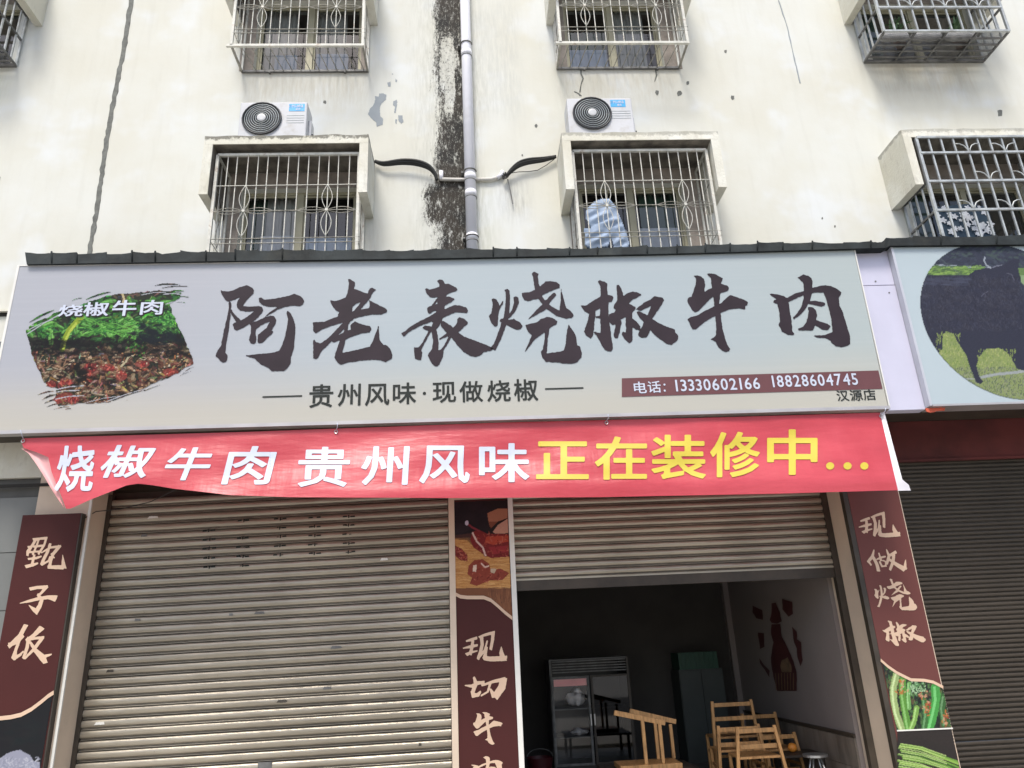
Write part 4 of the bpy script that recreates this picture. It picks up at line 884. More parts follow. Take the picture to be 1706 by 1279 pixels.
BX('board', m_valance, v_, 4.562, 9.2, .28, .31, 3.43, 3.879); BX('bottom_lip', m_valance, v_, 4.562, 9.2, .262, .315, 3.405, 3.43)

# ------------------------------------------------------------------ the red banner
def interp(pts, x):
    if x <= pts[0][0]: return pts[0][1]
    for (a, b), (c, d) in zip(pts, pts[1:]):
        if x <= c: return b+(d-b)*(x-a)/(c-a)
    return pts[-1][1]
BT = [(35, 730), (420, 719), (840, 703.5), (1200, 695), (1469, 687)]
BB = [(100, 843), (112, 848), (118, 847), (151, 832), (184, 819), (212, 808), (231, 805.5), (254, 808), (290, 814), (336, 819), (383, 824.5), (480, 828), (755, 829.5), (1000, 828), (1300, 822), (1510, 816)]
BLX = [(0, 37.6), (.13, 35), (.27, 80), (.5, 86), (.75, 97), (1, 110)]
def by(px, py):     # depth of the cloth
    v = min(max((py-interp(BT, px))/110, 0), 1)
    y = YS+.03-.17*v**1.35+.016*math.sin(px/58)*v+.016*math.sin(px/131+1)*(.3+v)+.012*math.sin(px/23+v*3)*v*(1 if px < 450 else .3)
    y += .016*math.sin((px*.8+py*2.6)/46)*v*(1-v)*3+.010*math.sin((px-py*3.5)/33)*(1-v)*v*3*(1 if px > 900 else .3)
    y += .03*math.exp(-((px-1250-(py-700)*1.5)/40)**2)*(1-v)*v*3
    return y
def S3(px, py, off=0):
    y = by(px, py)+off; x, z = W(px, py, y); return (x, y, z)
bn = thing('hanging_banner', 'long red banner with white and yellow characters hanging below the big sign', 'banner', (0, YS, 3.3))
nu, nv = 220, 14; vs = []
for j in range(nv+1):
    v = j/nv; xl = interp(BLX, v); xr = 1466+v*30
    for i in range(nu+1):
        px = xl+(xr-xl)*i/nu; t = interp(BT, px); b = interp(BB, px); vs.append(S3(px, t+(b-t)*v))
MB().add(vs, [(j*(nu+1)+i, (j+1)*(nu+1)+i, (j+1)*(nu+1)+i+1, j*(nu+1)+i+1) for j in range(nv) for i in range(nu)]).build('banner_cloth', m_banner, bn, smooth=True)
fl = Z(20, 660, 4.265, [(65, 370), (275, 425), (290, 520), (335, 680), (370, 792), (300, 700), (220, 560), (110, 410)])
fv = []
for j in range(9):
    t = j/8; a = (interp([(0, fl[0][0]), (.15, 50), (.4, 72), (.7, 90), (1, 106)], t), interp([(0, fl[0][1]), (.15, 757), (.4, 791), (.7, 822), (1, 845)], t))
    b = (interp([(0, 50), (.12, 84.5), (.35, 88), (.7, 98), (1, 108)], t), interp([(0, fl[0][1]+2), (.12, 760), (.35, 782), (.7, 820), (1, 846)], t))
    for i in range(5): s = i/4; fv.append(S3(a[0]+(b[0]-a[0])*s, a[1]+(b[1]-a[1])*s, .012+.03*math.sin(s*3.1)-.012*s))
MB().add(fv, [(j*5+i, (j+1)*5+i, (j+1)*5+i+1, j*5+i+1) for j in range(8) for i in range(4)]).build('folded_back_flap', m_pinkback, bn, smooth=True, label='pale pink reverse side of the folded left end')
hv = []
for j in range(nv+1):
    v = j/nv; x0 = 1466+v*30
    for i in range(4):
        px = x0+i*(2.5+1.6*v+ (3*v if v > .9 and i > 1 else 0)); t = interp(BT, min(px, 1469)); b = interp(BB, px); hv.append(S3(px, t+(b-t)*v+1.0*v, .002-.006*i))
MB().add(hv, [(j*4+i, (j+1)*4+i, (j+1)*4+i+1, j*4+i+1) for j in range(nv) for i in range(3)]).build('pole_sleeve', m_hem, bn, smooth=True)
def banner_char(ch, x0, y0, x1, y1, shear, m, off=.021, side=0):
    vs, fs, _ = font_glyph(ch, off); bm = bmesh.new(); W_, H_ = x1-x0-abs(shear), y1-y0
    V = [bm.verts.new((x0+(abs(shear) if shear < 0 else 0)+u*W_+shear*v, 0, y1-v*H_)) for u, v in vs]
    for f in fs:
        try: bm.faces.new([V[i] for i in f])
        except ValueError: pass
    k = x0+6
    while k < x1:
        bmesh.ops.bisect_plane(bm, geom=bm.verts[:]+bm.edges[:]+bm.faces[:], plane_co=(k, 0, 0), plane_no=(1, 0, 0)); k += 8
    k = y0+6
    while k < y1:
        bmesh.ops.bisect_plane(bm, geom=bm.verts[:]+bm.edges[:]+bm.faces[:], plane_co=(0, 0, k), plane_no=(0, 0, 1)); k += 9
    for v in bm.verts: v.co = S3(v.co.x, v.co.z, -.007)
    me = bpy.data.meshes.new('character'); bm.to_mesh(me); bm.free(); link('character', me, m, bn)
for t in [('烧', 90, 742, 161, 819, 8), ('椒', 160, 741, 265, 796, 24), ('牛', 266, 745, 363, 800, 22), ('肉', 368, 743, 464, 807, 16), ('贵', 494, 744, 585, 811, 5), ('州', 600, 743, 683, 808, 4), ('风', 698, 742, 785, 805, 3), ('味', 798, 738, 882, 803, 0)]: banner_char(*t, m_lettw)
for t in [('正', 893, 735, 981, 798, 0), ('在', 991, 727, 1078, 799, 0), ('装', 1085, 724, 1176, 798, 0), ('修', 1183, 719, 1266, 795, 0), ('中', 1278, 715, 1362, 791, 0)]: banner_char(*t, m_yellow)
for px in (1383, 1412, 1440):
    MB().add([S3(px+6.8*math.cos(a*.4), 776+6.2*math.sin(a*.4), -.007) for a in range(15, -1, -1)], [tuple(range(16))]).build('dot', m_yellow, bn)

for a, b in (((39, 731), (34, 716)), ((1467, 690), (1476, 679)), ((560, 716), (562, 704)), ((1010, 701), (1013, 690))):
    q0, q1 = S3(*a, -.01), W(*b, YS-.05); MB().tube([q0, ((q0[0]+q1[0])/2+.01, YS-.03, (q0[2]+q1[1])/2-.01), (q1[0], YS-.05, q1[1])], .004, 5).build('tie_string', m_lettw, bn, smooth=True)
    MB().tube([(q0[0]+.016*math.cos(k*.7), q0[1]-.002, q0[2]-.02+.016*math.sin(k*.7)) for k in range(10)], .004, 5).build('eyelet', m_steel, bn)
wt = [S3(300, 812, .2)]+[(W(a, b, .1)[0], .1, W(a, b, .1)[1]) for a, b in ((250, 836), (200, 848), (160, 852))]+[(W(140, 862, -.04)[0], -.02, W(140, 862, -.04)[1])]
tag(MB().tube(wt, .005, 5).build('thin_wire', m_cable), 'thin loose wire sagging above the left shutter top corner', 'wire')
# ------------------------------------------------------------------ pillar panels
YP = -.075
def panel_box(t, x0, x1, z0, z1, m, y=YP, d=.072):
    BX('panel_board', m, t, x0, x1, y, y+d, z0, z1)
def wave_poly(pts_px, wpx, y):
    up = [W(a, b, y) for a, b in pts_px]; dn = [W(a, b+wpx, y) for a, b in pts_px]; return up+dn[::-1]
tl = thing('vertical_sign_panel', 'maroon vertical panel with three tan characters on the left pillar', 'sign panel', (-4.25, -.04, 0))
panel_box(tl, -4.545, -3.975, .05, 3.095, m_maroonp); BX('side_edge', m_brown, tl, -3.974, -3.962, YP+.002, -.003, .05, 3.094)
for ch in '甑子饭': put_brush(ch, YP-.004, m_tan, tl, j=1, step=.0004)
wl = [(-40, 1199), (0, 1193), (18, 1191), (35, 1187), (52, 1178), (68, 1166), (80, 1156), (89.5, 1150)]
MB().flat(wave_poly(wl, 7, YP-.008), YP-.008).build('wavy_line', m_tan, tl)
pc = Paint(-45, 1140, 96, 1330, 1.3, (30, 31, 34)); pc.keep([(-45, 1203), (0, 1197), (30, 1192), (52, 1182), (89, 1154), (60, 1329), (-60, 1329)])
for k in range(120): pc.blob(r.uniform(-30, 60), r.uniform(1200, 1240), r.uniform(6, 16), r.uniform(3, 8), 0, r.choice([(28, 28, 32), (34, 34, 36), (26, 34, 36)]), .4)
pc.poly(rough2([(-40, 1262), (0, 1264), (10, 1256), (20, 1252), (33, 1249), (42, 1254), (50, 1258), (56, 1268), (66, 1270), (70, 1330), (-40, 1330)], 2.0, random.Random(3)), (150, 152, 168))
for k in range(300): pc.blob(r.uniform(-10, 66), r.uniform(1262, 1320), r.uniform(1, 3.2), 1, r.uniform(0, 3), r.choice([(170, 172, 186), (134, 138, 154), (186, 188, 198)]), .7)
pc.build('rice_picture', tl, YP-.004, .8)
tr_ = thing('vertical_sign_panel', 'faded maroon panel with four tan characters and green pepper pictures on the right pillar', 'sign panel', (4.2, -.04, 0))
panel_box(tr_, 3.955, 4.508, .05, 3.35, m_maroonr); BX('side_edge', m_brown, tr_, 3.902, 3.953, YP+.002, -.003, .05, 3.349)
for ch, b in (('现', (50,65,400,290)), ('做', (125,388,468,592)), ('烧', (190,645,540,930)), ('椒', (265,1005,625,1230))):
    q = Z(1420, 840, 5.22, [(b[0], b[1]), (b[2], b[3])]); put_brush(ch, YP-.004, m_tan, tr_, px=(*q[0], *q[1]), j=1, step=.0004)
gz = lambda pts: Z(1440, 1080, 6.427, pts)
wr = gz([(175, 108), (250, 175), (350, 245), (500, 320), (640, 325), (740, 345), (845, 400)])
MB().flat(wave_poly(wr, 5, YP-.008), YP-.008).build('wavy_line', m_tan, tr_)
pg = Paint(1462, 1098, 1585, 1220, .9, (44, 46, 44)); pg.keep(gz([(178, 130), (350, 262), (500, 340), (640, 345), (840, 410), (938, 850), (345, 880)]))
for k in range(700):
    x, y = r.uniform(1475, 1585), r.uniform(1110, 1218); pg.blob(x, y, r.uniform(2, 6), r.uniform(1, 3), r.gauss(1.4, .4), r.choice([(60, 96, 60), (40, 60, 44), (84, 120, 70), (30, 36, 34), (96, 80, 60)]), .7)
for (pts, w_, c) in [([(345, 280), (310, 420), (315, 560), (340, 700), (400, 860)], 12, (150, 170, 112)), ([(410, 340), (410, 520), (440, 700), (470, 860)], 12, (90, 140, 62)), ([(560, 640), (540, 760), (500, 860)], 9, (120, 160, 80)),
                     ([(760, 420), (770, 560), (740, 700), (700, 850)], 15, (72, 150, 72)), ([(850, 520), (830, 650), (860, 820)], 11, (60, 100, 56)), ([(640, 560), (660, 720), (640, 860)], 10, (64, 110, 60)), ([(480, 380), (470, 520), (480, 640)], 7, (110, 160, 90))]:
    pg.line(gz(pts), w_, c); pg.line([(a-1.5, b) for a, b in gz(pts)], w_*.3, tuple(min(255, v+45) for v in c))
for (x, y) in [(410, 380), (400, 470), (610, 510), (680, 600), (680, 660), (880, 700), (870, 780)]:
    cx_, cy_ = gz([(x, y)])[0]
    for _ in range(12): pg.blob(cx_+r.gauss(0, 3), cy_+r.gauss(0, 4), r.uniform(1, 4), 1.3, r.uniform(0, 3), r.choice([(180, 110, 60), (150, 70, 56), (196, 150, 120)]), .8)
for _ in range(90): cx_, cy_ = gz([(r.gauss(560, 50), r.gauss(430, 40))])[0]; pg.blob(cx_, cy_, 2, .9, r.random()*3, r.choice([(140, 176, 130), (170, 200, 160), (90, 140, 90)]), .8)
pg.grain(.3); pg.build('pepper_picture', tr_, YP-.004, .85)
ph = Paint(1488, 1208, 1625, 1340, 1.0, (48, 44, 42)); ph.keep(gz([(350, 890), (938, 862), (1065, 1500), (350, 1500)]))
MB().bar((*[W(1494, 1217, YP)[0], YP-.006, W(1494, 1217, YP)[1]],), (W(1586.5, 1213, YP)[0], YP-.006, W(1586.5, 1213, YP)[1]), .012, .008, (0, 1, 0)).build('divider_line', m_trim, tr_)
for k in range(26):
    x0, y0 = 1500+r.uniform(-4, 6), 1240+k*3.4; 
    ph.line([(x0, y0), (x0+35, y0+6+r.uniform(-2, 2)), (x0+75, y0+20+r.uniform(-3, 3)), (x0+110, y0+34)], r.uniform(2.6, 4.2), r.choice([(110, 150, 66), (140, 176, 84), (86, 124, 56), (160, 186, 100), (60, 90, 46)]))
    ph.line([(x0, y0-1), (x0+35, y0+5), (x0+75, y0+19)], 1.1, (180, 200, 130))
ph.poly(gz([(350, 890), (938, 862), (1000, 1120), (900, 1060), (700, 990), (520, 950), (440, 985), (380, 1020)]), (50, 45, 43))
ph.grain(.25); ph.build('bean_picture', tr_, YP-.004, .85)
# centre panel
YC = .295
tc = thing('vertical_sign_panel', 'maroon panel with meat picture and characters between the two shutters', 'sign panel', (.07, .3, 0))
panel_box(tc, -.228, .352, .05, 3.16, m_maroonp, y=YC, d=.044)
for x0, x1 in ((-.292, -.229), (.353, .405)): BX('side_frame', m_trim if x0 > 0 else m_pillar, tc, x0, x1, YC-.015, YC+.06, 0, 3.3)
BX('top_frame', m_pillar, tc, -.228, .352, YC-.014, YC+.05, 3.162, 3.24)
yc = YC-.004
put_brush('现', yc, m_tan, tc, j=1, step=.0004); put_brush('切', yc, m_tan, tc, j=1, step=.0004)
for ch, b in (('牛', (152,780,415,1075)), ('肉', (135,1172,452,1440))):
    q = Z(760, 1040, 5.35, [(b[0], b[1]), (b[2], b[3])]); put_brush(ch, yc, m_tan, tc, px=(*q[0], *q[1]), j=1, step=.0004)
mz = lambda pts: Z(720, 810, 5.117, pts)
wc = mz([(192, 900), (240, 925), (300, 932), (440, 932), (500, 955), (560, 1005), (620, 1060), (684, 1110)])
MB().flat(wave_poly(wc, 6, YC-.010), YC-.010).build('wavy_line', m_tan, tc)
pm = Paint(752, 830, 856, 1032, .8, (38, 30, 32)); pm.keep(mz([(178, 133), (640, 118), (684, 1125), (620, 1075), (540, 1000), (440, 945), (300, 945), (194, 915)]))
pm.poly(mz([(178, 440), (300, 440), (450, 600), (700, 600), (700, 870), (178, 870)]), (196, 142, 84))
pm.poly(mz([(178, 870), (700, 860), (700, 1130), (178, 1130)]), (124, 80, 56))
for k in range(700):
    x, y = mz([(r.uniform(180, 690), r.uniform(440, 870))])[0]
    pm.blob(x, y, r.uniform(4, 12), .6, r.gauss(.02, .06), r.choice([(212, 160, 100), (180, 124, 70), (222, 176, 116), (164, 108, 62)]), .5)
for k in range(120): x, y = mz([(r.uniform(480, 690), r.uniform(880, 1100))])[0]; pm.blob(x, y, .6, r.uniform(3, 8), 0, r.choice([(150, 100, 70), (104, 66, 48)]), .7)
for k in range(80): x, y = mz([(r.uniform(180, 480), r.uniform(140, 420))])[0]; pm.blob(x, y, r.uniform(6, 14), r.uniform(4, 10), 0, r.choice([(36, 28, 34), (46, 36, 42), (30, 24, 30)]), .4)
pm.poly(mz([(178, 420), (330, 400), (360, 520), (300, 460), (180, 450)]), (84, 52, 46), .7)
pm.poly(mz([(470, 230), (560, 190), (645, 190), (645, 270), (560, 300), (505, 350), (490, 340), (480, 300)]), (168, 112, 88)); pm.poly(mz([(515, 390), (560, 330), (645, 275), (650, 400), (540, 405)]), (196, 146, 128))
pm.poly(mz([(478, 300), (560, 300), (500, 360)]), (120, 66, 52), .8)
pm.poly(mz([(340, 390), (400, 370), (480, 410), (652, 405), (655, 600), (500, 612), (440, 580), (350, 520), (325, 460)]), (122, 38, 40))
pm.poly(mz([(460, 430), (652, 420), (652, 470), (520, 500), (450, 480)]), (176, 70, 52)); pm.poly(mz([(480, 520), (650, 505), (650, 560), (520, 580)]), (150, 48, 52))
pm.line(mz([(345, 400), (380, 470), (430, 520), (455, 590)]), 3, (220, 190, 180)); pm.line(mz([(290, 310), (340, 350), (400, 380)]), 3, (130, 50, 60)); pm.blob(*mz([(295, 312)])[0], 3, 4, 0, (200, 190, 210))
pm.poly(mz([(190, 505), (250, 530), (300, 590), (300, 640), (240, 630), (192, 590)]), (126, 48, 42))
pm.poly(mz([(310, 680), (360, 630), (430, 620), (485, 660), (500, 720), (580, 700), (660, 740), (600, 800), (500, 800), (380, 850), (320, 830), (340, 780), (300, 750)]), (140, 64, 48))
pm.poly(mz([(350, 675), (380, 668), (375, 730), (345, 725)]), (226, 200, 180)); pm.line(mz([(420, 660), (450, 690), (480, 680)]), 2.5, (226, 196, 180)); pm.poly(mz([(495, 700), (550, 705), (530, 745), (500, 735)]), (200, 176, 150))
for k in range(260):
    x, y = r.choice([(r.uniform(330, 655), r.uniform(630, 830)), (r.uniform(350, 650), r.uniform(400, 600)), (r.uniform(192, 300), r.uniform(510, 630))]); x, y = mz([(x, y)])[0]
    i_, j_ = int((y-pm.y0)/pm.step), int((x-pm.x0)/pm.step)
    if pm.a[min(i_, pm.ny), min(j_, pm.nx), 1] < .10: pm.blob(x, y, r.uniform(1, 4), .8, r.uniform(0, 3), r.choice([(170, 76, 60), (96, 30, 30), (190, 110, 90), (120, 44, 40)]), .7)
pm.grain(.2); pm.build('meat_picture', tc, YC-.004, .85)

# ------------------------------------------------------------------ roller shutters
m_shade_grime = mat('groove_shade_grime', (.06, .053, .043), .85, .1, var=.3, vs=8)  # groove shade put into the colour along with grime, for contrast
def slat_mesh(L, p, depth):
    prof = []
    for k in range(10): a = math.pi*k/9; prof.append((-depth*math.sin(a)**.8, -p*.68*(1-math.cos(a))/2))
    prof += [(.010, -p*.70), (.002, -p*.725), (.002, -p*.76), (.011, -p*.79), (.003, -p*.83), (.003, -p*.90), (.012, -p*.94), (.006, -p*1.02)]
    vs = [(x, y, z) for y, z in prof for x in (-L/2, L/2)]
    me = bpy.data.meshes.new('slat'); me.from_pydata(vs, [], [(2*i, 2*i+2, 2*i+3, 2*i+1) for i in range(len(prof)-1)]); me.update()
    for i, q in enumerate(me.polygons): q.use_smooth = True; q.material_index = 1 if i in (9, 10, 12, 13, 15, 16) else 0
    return me
def shutter(label, x0, x1, zt, zb, y, p, m, depth=.018, bottom=True, jit=.0015, tilt=0):
    t = thing('roller_shutter', label, 'shutter', ((x0+x1)/2, y, max(zb-.12, 0)), 'roller shutters of the shop row')
    me = slat_mesh(x1-x0, p, depth); me.materials.append(m); me.materials.append(m_shade_grime); z = zt; rr = random.Random(5); k = 0
    while z-p > zb-.001:
        o = link('slat', me, None, t); o.location = ((x0+x1)/2, y+rr.uniform(-jit, jit), z); o.rotation_euler = (rr.uniform(-.09, .09), rr.uniform(-.0009, .0009)-tilt*(.35+.65*(z-zb)/max(zt-zb, .1)), rr.uniform(-.0008, .0008)); z -= p; k += 1
    if bottom: BX('bottom_rail', m_brown, t, x0, x1, y-.012, y+.03, z-.115, z-.004); BX('rail_lip', m_shut, t, x0, x1, y-.02, y-.0125, z-.012, z+.006)
    return t
t1 = shutter('closed silver shutter with rows of black stencil marks, left of the meat panel', -3.90, -.293, 3.34, .0, .36, .0948, m_shut, bottom=False, tilt=.019)
t2 = shutter('half raised silver shutter above the dark open shop', .405, 3.86, 3.30, 2.23, .36, .0835, m_shut)
t3 = shutter('closed dark narrow slat shutter under the bull sign', 4.60, 9.0, 3.42, .0, .36, .0475, m_shutd, depth=.008, bottom=False, jit=.0006)
for t, x0, x1 in ((t1, -3.928, -3.885), (t1, -.30, -.285), (t2, 3.855, 3.924)):
    BX('guide_rail', m_brown, t, x0, x1, .33, .40, 0, 3.36)
for (a, b) in ((-3.9, -.3), (.40, 3.87)): MB().tube([(a, .50, 3.47), (b, .50, 3.47)], .11, 16).build('shutter_roll', m_shutd, t1 if a < 0 else t2, smooth=True)
lk = BX('lock_plate', m_galvd, t1, *[W(430, 1272, .34)[0], W(453, 1272, .34)[0]], .333, .345, W(430, 1282, .34)[1]-.02, W(430, 1270, .34)[1]); lk['label'] = 'small grey lock plate'
# stencilled marks, printed on the bulges of the slats
sm = MB(); rr = random.Random(9)
for i, px in enumerate((349, 405, 466, 524, 581)):
    for j in range(5):
        py = (866, 869, 873, 877, 880)[4-i]+j*14.8-(2 if j == 0 else 0); x, z = W(px, py, .336)
        kk = round((3.34-.0303-z)/.0948); zc = 3.34-.0303-kk*.0948      # crest of the slat
        for dx, w_, h in ((-.045, .045, .018), (0, .014, .036), (.045, .045, .018), (.02, .025, .012), (-.025, .022, .011)):
            if rr.random() < .15: continue
            xx = x+dx+rr.uniform(-.006, .006); zc2 = zc+.010+rr.uniform(-.004, .004)
            sm.add([(xx-w_/2, .3365, zc2-h/2), (xx+w_/2, .3365, zc2-h/2+.002), (xx+w_/2*.8, .3365, zc2+h/2), (xx-w_/2*.9, .3365, zc2+h/2-.003)], [(0, 1, 2, 3)])
rs = random.Random(21)
for (px, py) in ((385, 1022), (545, 1146), (432, 1022), (470, 1165), (184, 1112), (166, 1203), (230, 1025), (700, 1240), (255, 860), (240, 893), (640, 940), (560, 1080)):
    x, z = W(px, py, .336); kk = round((3.34-.0303-z)/.0948); zc = 3.34-.0303-kk*.0948-.02*0; wd = rs.uniform(.012, .06); tl_ = math.tan(.013)*(x+2.1)
    MB().slab(rough_poly([(x-wd, zc+tl_-.012), (x+wd, zc+tl_-.010), (x+wd*.8, zc+tl_+.012), (x-wd*.7, zc+tl_+.014)], .004, int(px)), .3345, .3385).build('sticker_residue', rs.choice([m_trim, m_shade_grime, m_shade_grime, m_galvd]), t1)
sm.build('stencil_mark', m_ink2, t1, kind='stuff')

# ------------------------------------------------------------------ security cages
unit = {}
def ucyl(m):
    if ('c', m.name) not in unit:
        me = bpy.data.meshes.new('bar'); q = MB().tube([(0, 0, 0), (0, 0, 1)], 1, 6); me.from_pydata(q.v, [], q.f); me.update(); me.materials.append(m); unit['c', m.name] = me
        for pp in me.polygons: pp.use_smooth = len(pp.vertices) == 4
    return unit['c', m.name]
def ubox(m):
    if ('b', m.name) not in unit:
        me = bpy.data.meshes.new('rail'); q = MB().box(-.5, .5, -.5, .5, 0, 1); me.from_pydata(q.v, [], q.f); me.update(); me.materials.append(m); unit['b', m.name] = me
    return unit['b', m.name]
def rod(name, a, b, r_, m, parent, sq=False):
    a, b = Vector(a), Vector(b); d = b-a
    o = link(name, ubox(m) if sq else ucyl(m), None, parent); k = r_*2 if sq else r_
    o.matrix_basis = Matrix.Translation(a) @ d.to_track_quat('Z', 'Y').to_matrix().to_4x4() @ Matrix.Diagonal((k, k, d.length, 1))
    return o
def petal(cx_, cz, dx, dz, half, y, r_):    # lens shaped loop from centre in direction (dx,dz)
    mb = MB(); L = math.hypot(dx, dz); ux, uz = dx/L, dz/L
    for s in (1, -1):
        pts = []
        for k in range(11): t = k/10; h = half*math.sin(math.pi*t)*s; pts.append((cx_+dx*t-uz*h, y, cz+dz*t+ux*h))
        mb.tube(pts, r_, 5)
    return mb
CG = 'security cages over the flat windows'
def cageA(label, x0, x1, z0, z1, y, flip=False, rods=True):
    t = thing('window_security_cage', label, 'window cage', ((x0+x1)/2, y/2, z0), CG)
    w_ = .016
    for x in (x0, x1): rod('corner_post', (x, y, z0), (x, y, z1), w_, m_whitebar, t, True)
    rod('front_rail', (x0-.06, y, z0), (x1+.02, y, z0), w_, m_whitebar, t, True); rod('front_rail', (x0, y, z1), (x1, y, z1), w_, m_whitebar, t, True)
    for x in (x0, x1):
        rod('side_rail', (x, y, z0), (x, -.01, z0), .012, m_thinbar, t, True); rod('side_rail', (x, y, z1), (x, -.01, z1), .012, m_whitebar, t, True)
        rod('wall_post', (x, -.02, z0), (x, -.02, z1), .012, m_whitebar, t, True)
        for k in (1, 2): rod('bar', (x, y*k/3, z0), (x, y*k/3, z1), .006, m_whitebar, t)
        for h in (.25, .93): rod('side_wire', (x, y, z0+h), (x, -.02, z0+h), .005, m_thinbar, t)
        mb = petal(0, 0, 0, .33, .05, 0, .0045); 
        mb = MB()
        for s in (1, -1):
            for zz0 in (z0+.27, z0+.60): mb.tube([(x, y/2+s*.05*math.sin(math.pi*k/8), zz0+.33*k/8) for k in range(9)], .0045, 5)
        mb.build('side_scroll', m_thinbar, t)
    rod('rear_rail', (x0, -.02, z0), (x1, -.02, z0), .014, m_galvd, t, True)
    n = 14
    for k in range(1, n): x = x0+(x1-x0)*k/n+random.uniform(-.004, .004); rod('bar', (x, y, z0), (x+random.uniform(-.004, .004), y, z1), .0064, m_whitebar, t)
    for k in range(1, n): x = x0+(x1-x0)*k/n; rod('floor_bar', (x, y, z0), (x+(.07 if not flip else -.07), -.02, z0+.004), .006, m_thinbar, t)
    for h, q in ((.25, m_thinbar), (.94, m_whitebar), (.19, m_thinbar)): rod('cross_wire', (x0-.0, y-.012, z0+h), (x1+.03, y-.012, z0+h), .005, q, t)
    zc = z0+.605
    for xc in (x0+(x1-x0)*3/n, x0+(x1-x0)*11/n):
        for dx, dz, hh in ((0, .335, .058), (0, -.335, .058), (.33, 0, .04), (-.33, 0, .04)):
            petal(xc, zc, dx, dz, hh, y-.014, .0042).build('petal_scroll', m_whitebar if dz else m_thinbar, t, smooth=True)
        MB().tube([(xc, y-.025, zc), (xc, y-.005, zc)], .018, 8).build('rosette', m_whitebar, t)
    rod('cross_wire', (x0, y-.012, zc), (x1, y-.012, zc), .005, m_thinbar, t)
    for q in (.22, .82): MB().box(x0+(x1-x0)*q-.012, x0+(x1-x0)*q+.012, -.04, 0, z0-.03, z0-.012).build('bracket', m_galvd, t)
    return t
cageA('white barred cage with scrolls under the left canopy, behind the roof flashing', -2.85, -1.235, 5.755, 7.12, -.45)
cageA('white barred cage with a pale blue jacket hanging inside it', 1.265, 2.87, 5.755, 7.12, -.45, True)
cageA('top floor white barred cage left of the mildewed downpipe', -2.835, -1.235, 8.735, 10.1, -.45)
cageA('top floor white barred cage right of the downpipe', 1.235, 2.86, 8.760, 10.12, -.45, True)
def cageB(label, x0, x1, z0, z1, y, tray, side):
    t = thing('window_security_cage', label, 'window cage', ((x0+x1)/2, y/2, z0), CG)
    for x in (x0, x1):
        rod('corner_post', (x, y, z0), (x, y, z1), .016, m_galv, t, True); rod('wall_post', (x, -.02, z0), (x, -.02, z1), .014, m_galv, t, True)
        for h in (0, .40, .80, z1-z0): rod('side_rail', (x, y, z0+h), (x, -.02, z0+h), .012, m_galvd, t, True)
        for k in (1, 2, 3): rod('bar', (x, y*k/4, z0), (x, y*k/4, z1), .009, m_galv, t, True)
    n = 11
    for k in range(1, n): x = x0+(x1-x0)*k/n; rod('bar', (x, y, z0), (x, y, z1), .0095, m_galv, t, True)
    for h in (0, .395, .79, 1.19, z1-z0): rod('front_rail', (x0, y-.012, z0+h), (x1, y-.012, z0+h), .013, m_galv, t, True)
    for h, ks in ((.395, (3, 6, 9)), (.79, (5, 8)), (1.19, (4, 7, 10))):
        for k in ks:
            xc = x0+(x1-x0)*k/n; mb = MB()
            for s in (1, -1): mb.tube([(xc+s*.015, y-.014, z0+h+.01), (xc+s*.018, y-.014, z0+h+.05), (xc+s*.05, y-.014, z0+h+.10), (xc+s*.10, y-.014, z0+h+.125), (xc+s*.145, y-.014, z0+h+.125)], .008, 5)
            mb.build('fleur_scroll', m_galv, t, smooth=True)
    rod('rear_rail', (x0, -.02, z0), (x1, -.02, z0), .018, m_galvd, t, True)
    for k in range(1, 4): x = x0+(x1-x0)*k/4; rod('floor_bar', (x, y, z0-.002), (x, -.02, z0-.002), .012, m_galvd, t, True)
    for k in range(1, 5): yy = y*k/5; rod('floor_bar', (x0, yy, z0-.006), (x1, yy, z0-.006), .010, m_galvd, t, True)
    if tray:
        mb = MB(); 
        xx = x0+.02
        while xx < x1: mb.box(xx, xx+.006, y+.01, -.03, z0+.014, z0+.017); xx += .014
        mb.build('perforated_tray', m_galvd, t, kind='stuff')
    return t
cageB('steel cage with fleur scrolls under the far right canopy, beside the flashing', 5.43, 7.10, 5.775, 7.19, -.54, False, 0)
cageB('top right steel cage with a mesh tray holding plants and pale bundles', 5.41, 7.08, 8.85, 10.2, -.53, True, 0)
cageB('cropped steel cage in the top left corner of the facade', -7.35, -5.66, 8.85, 10.2, -.53, True, 1)
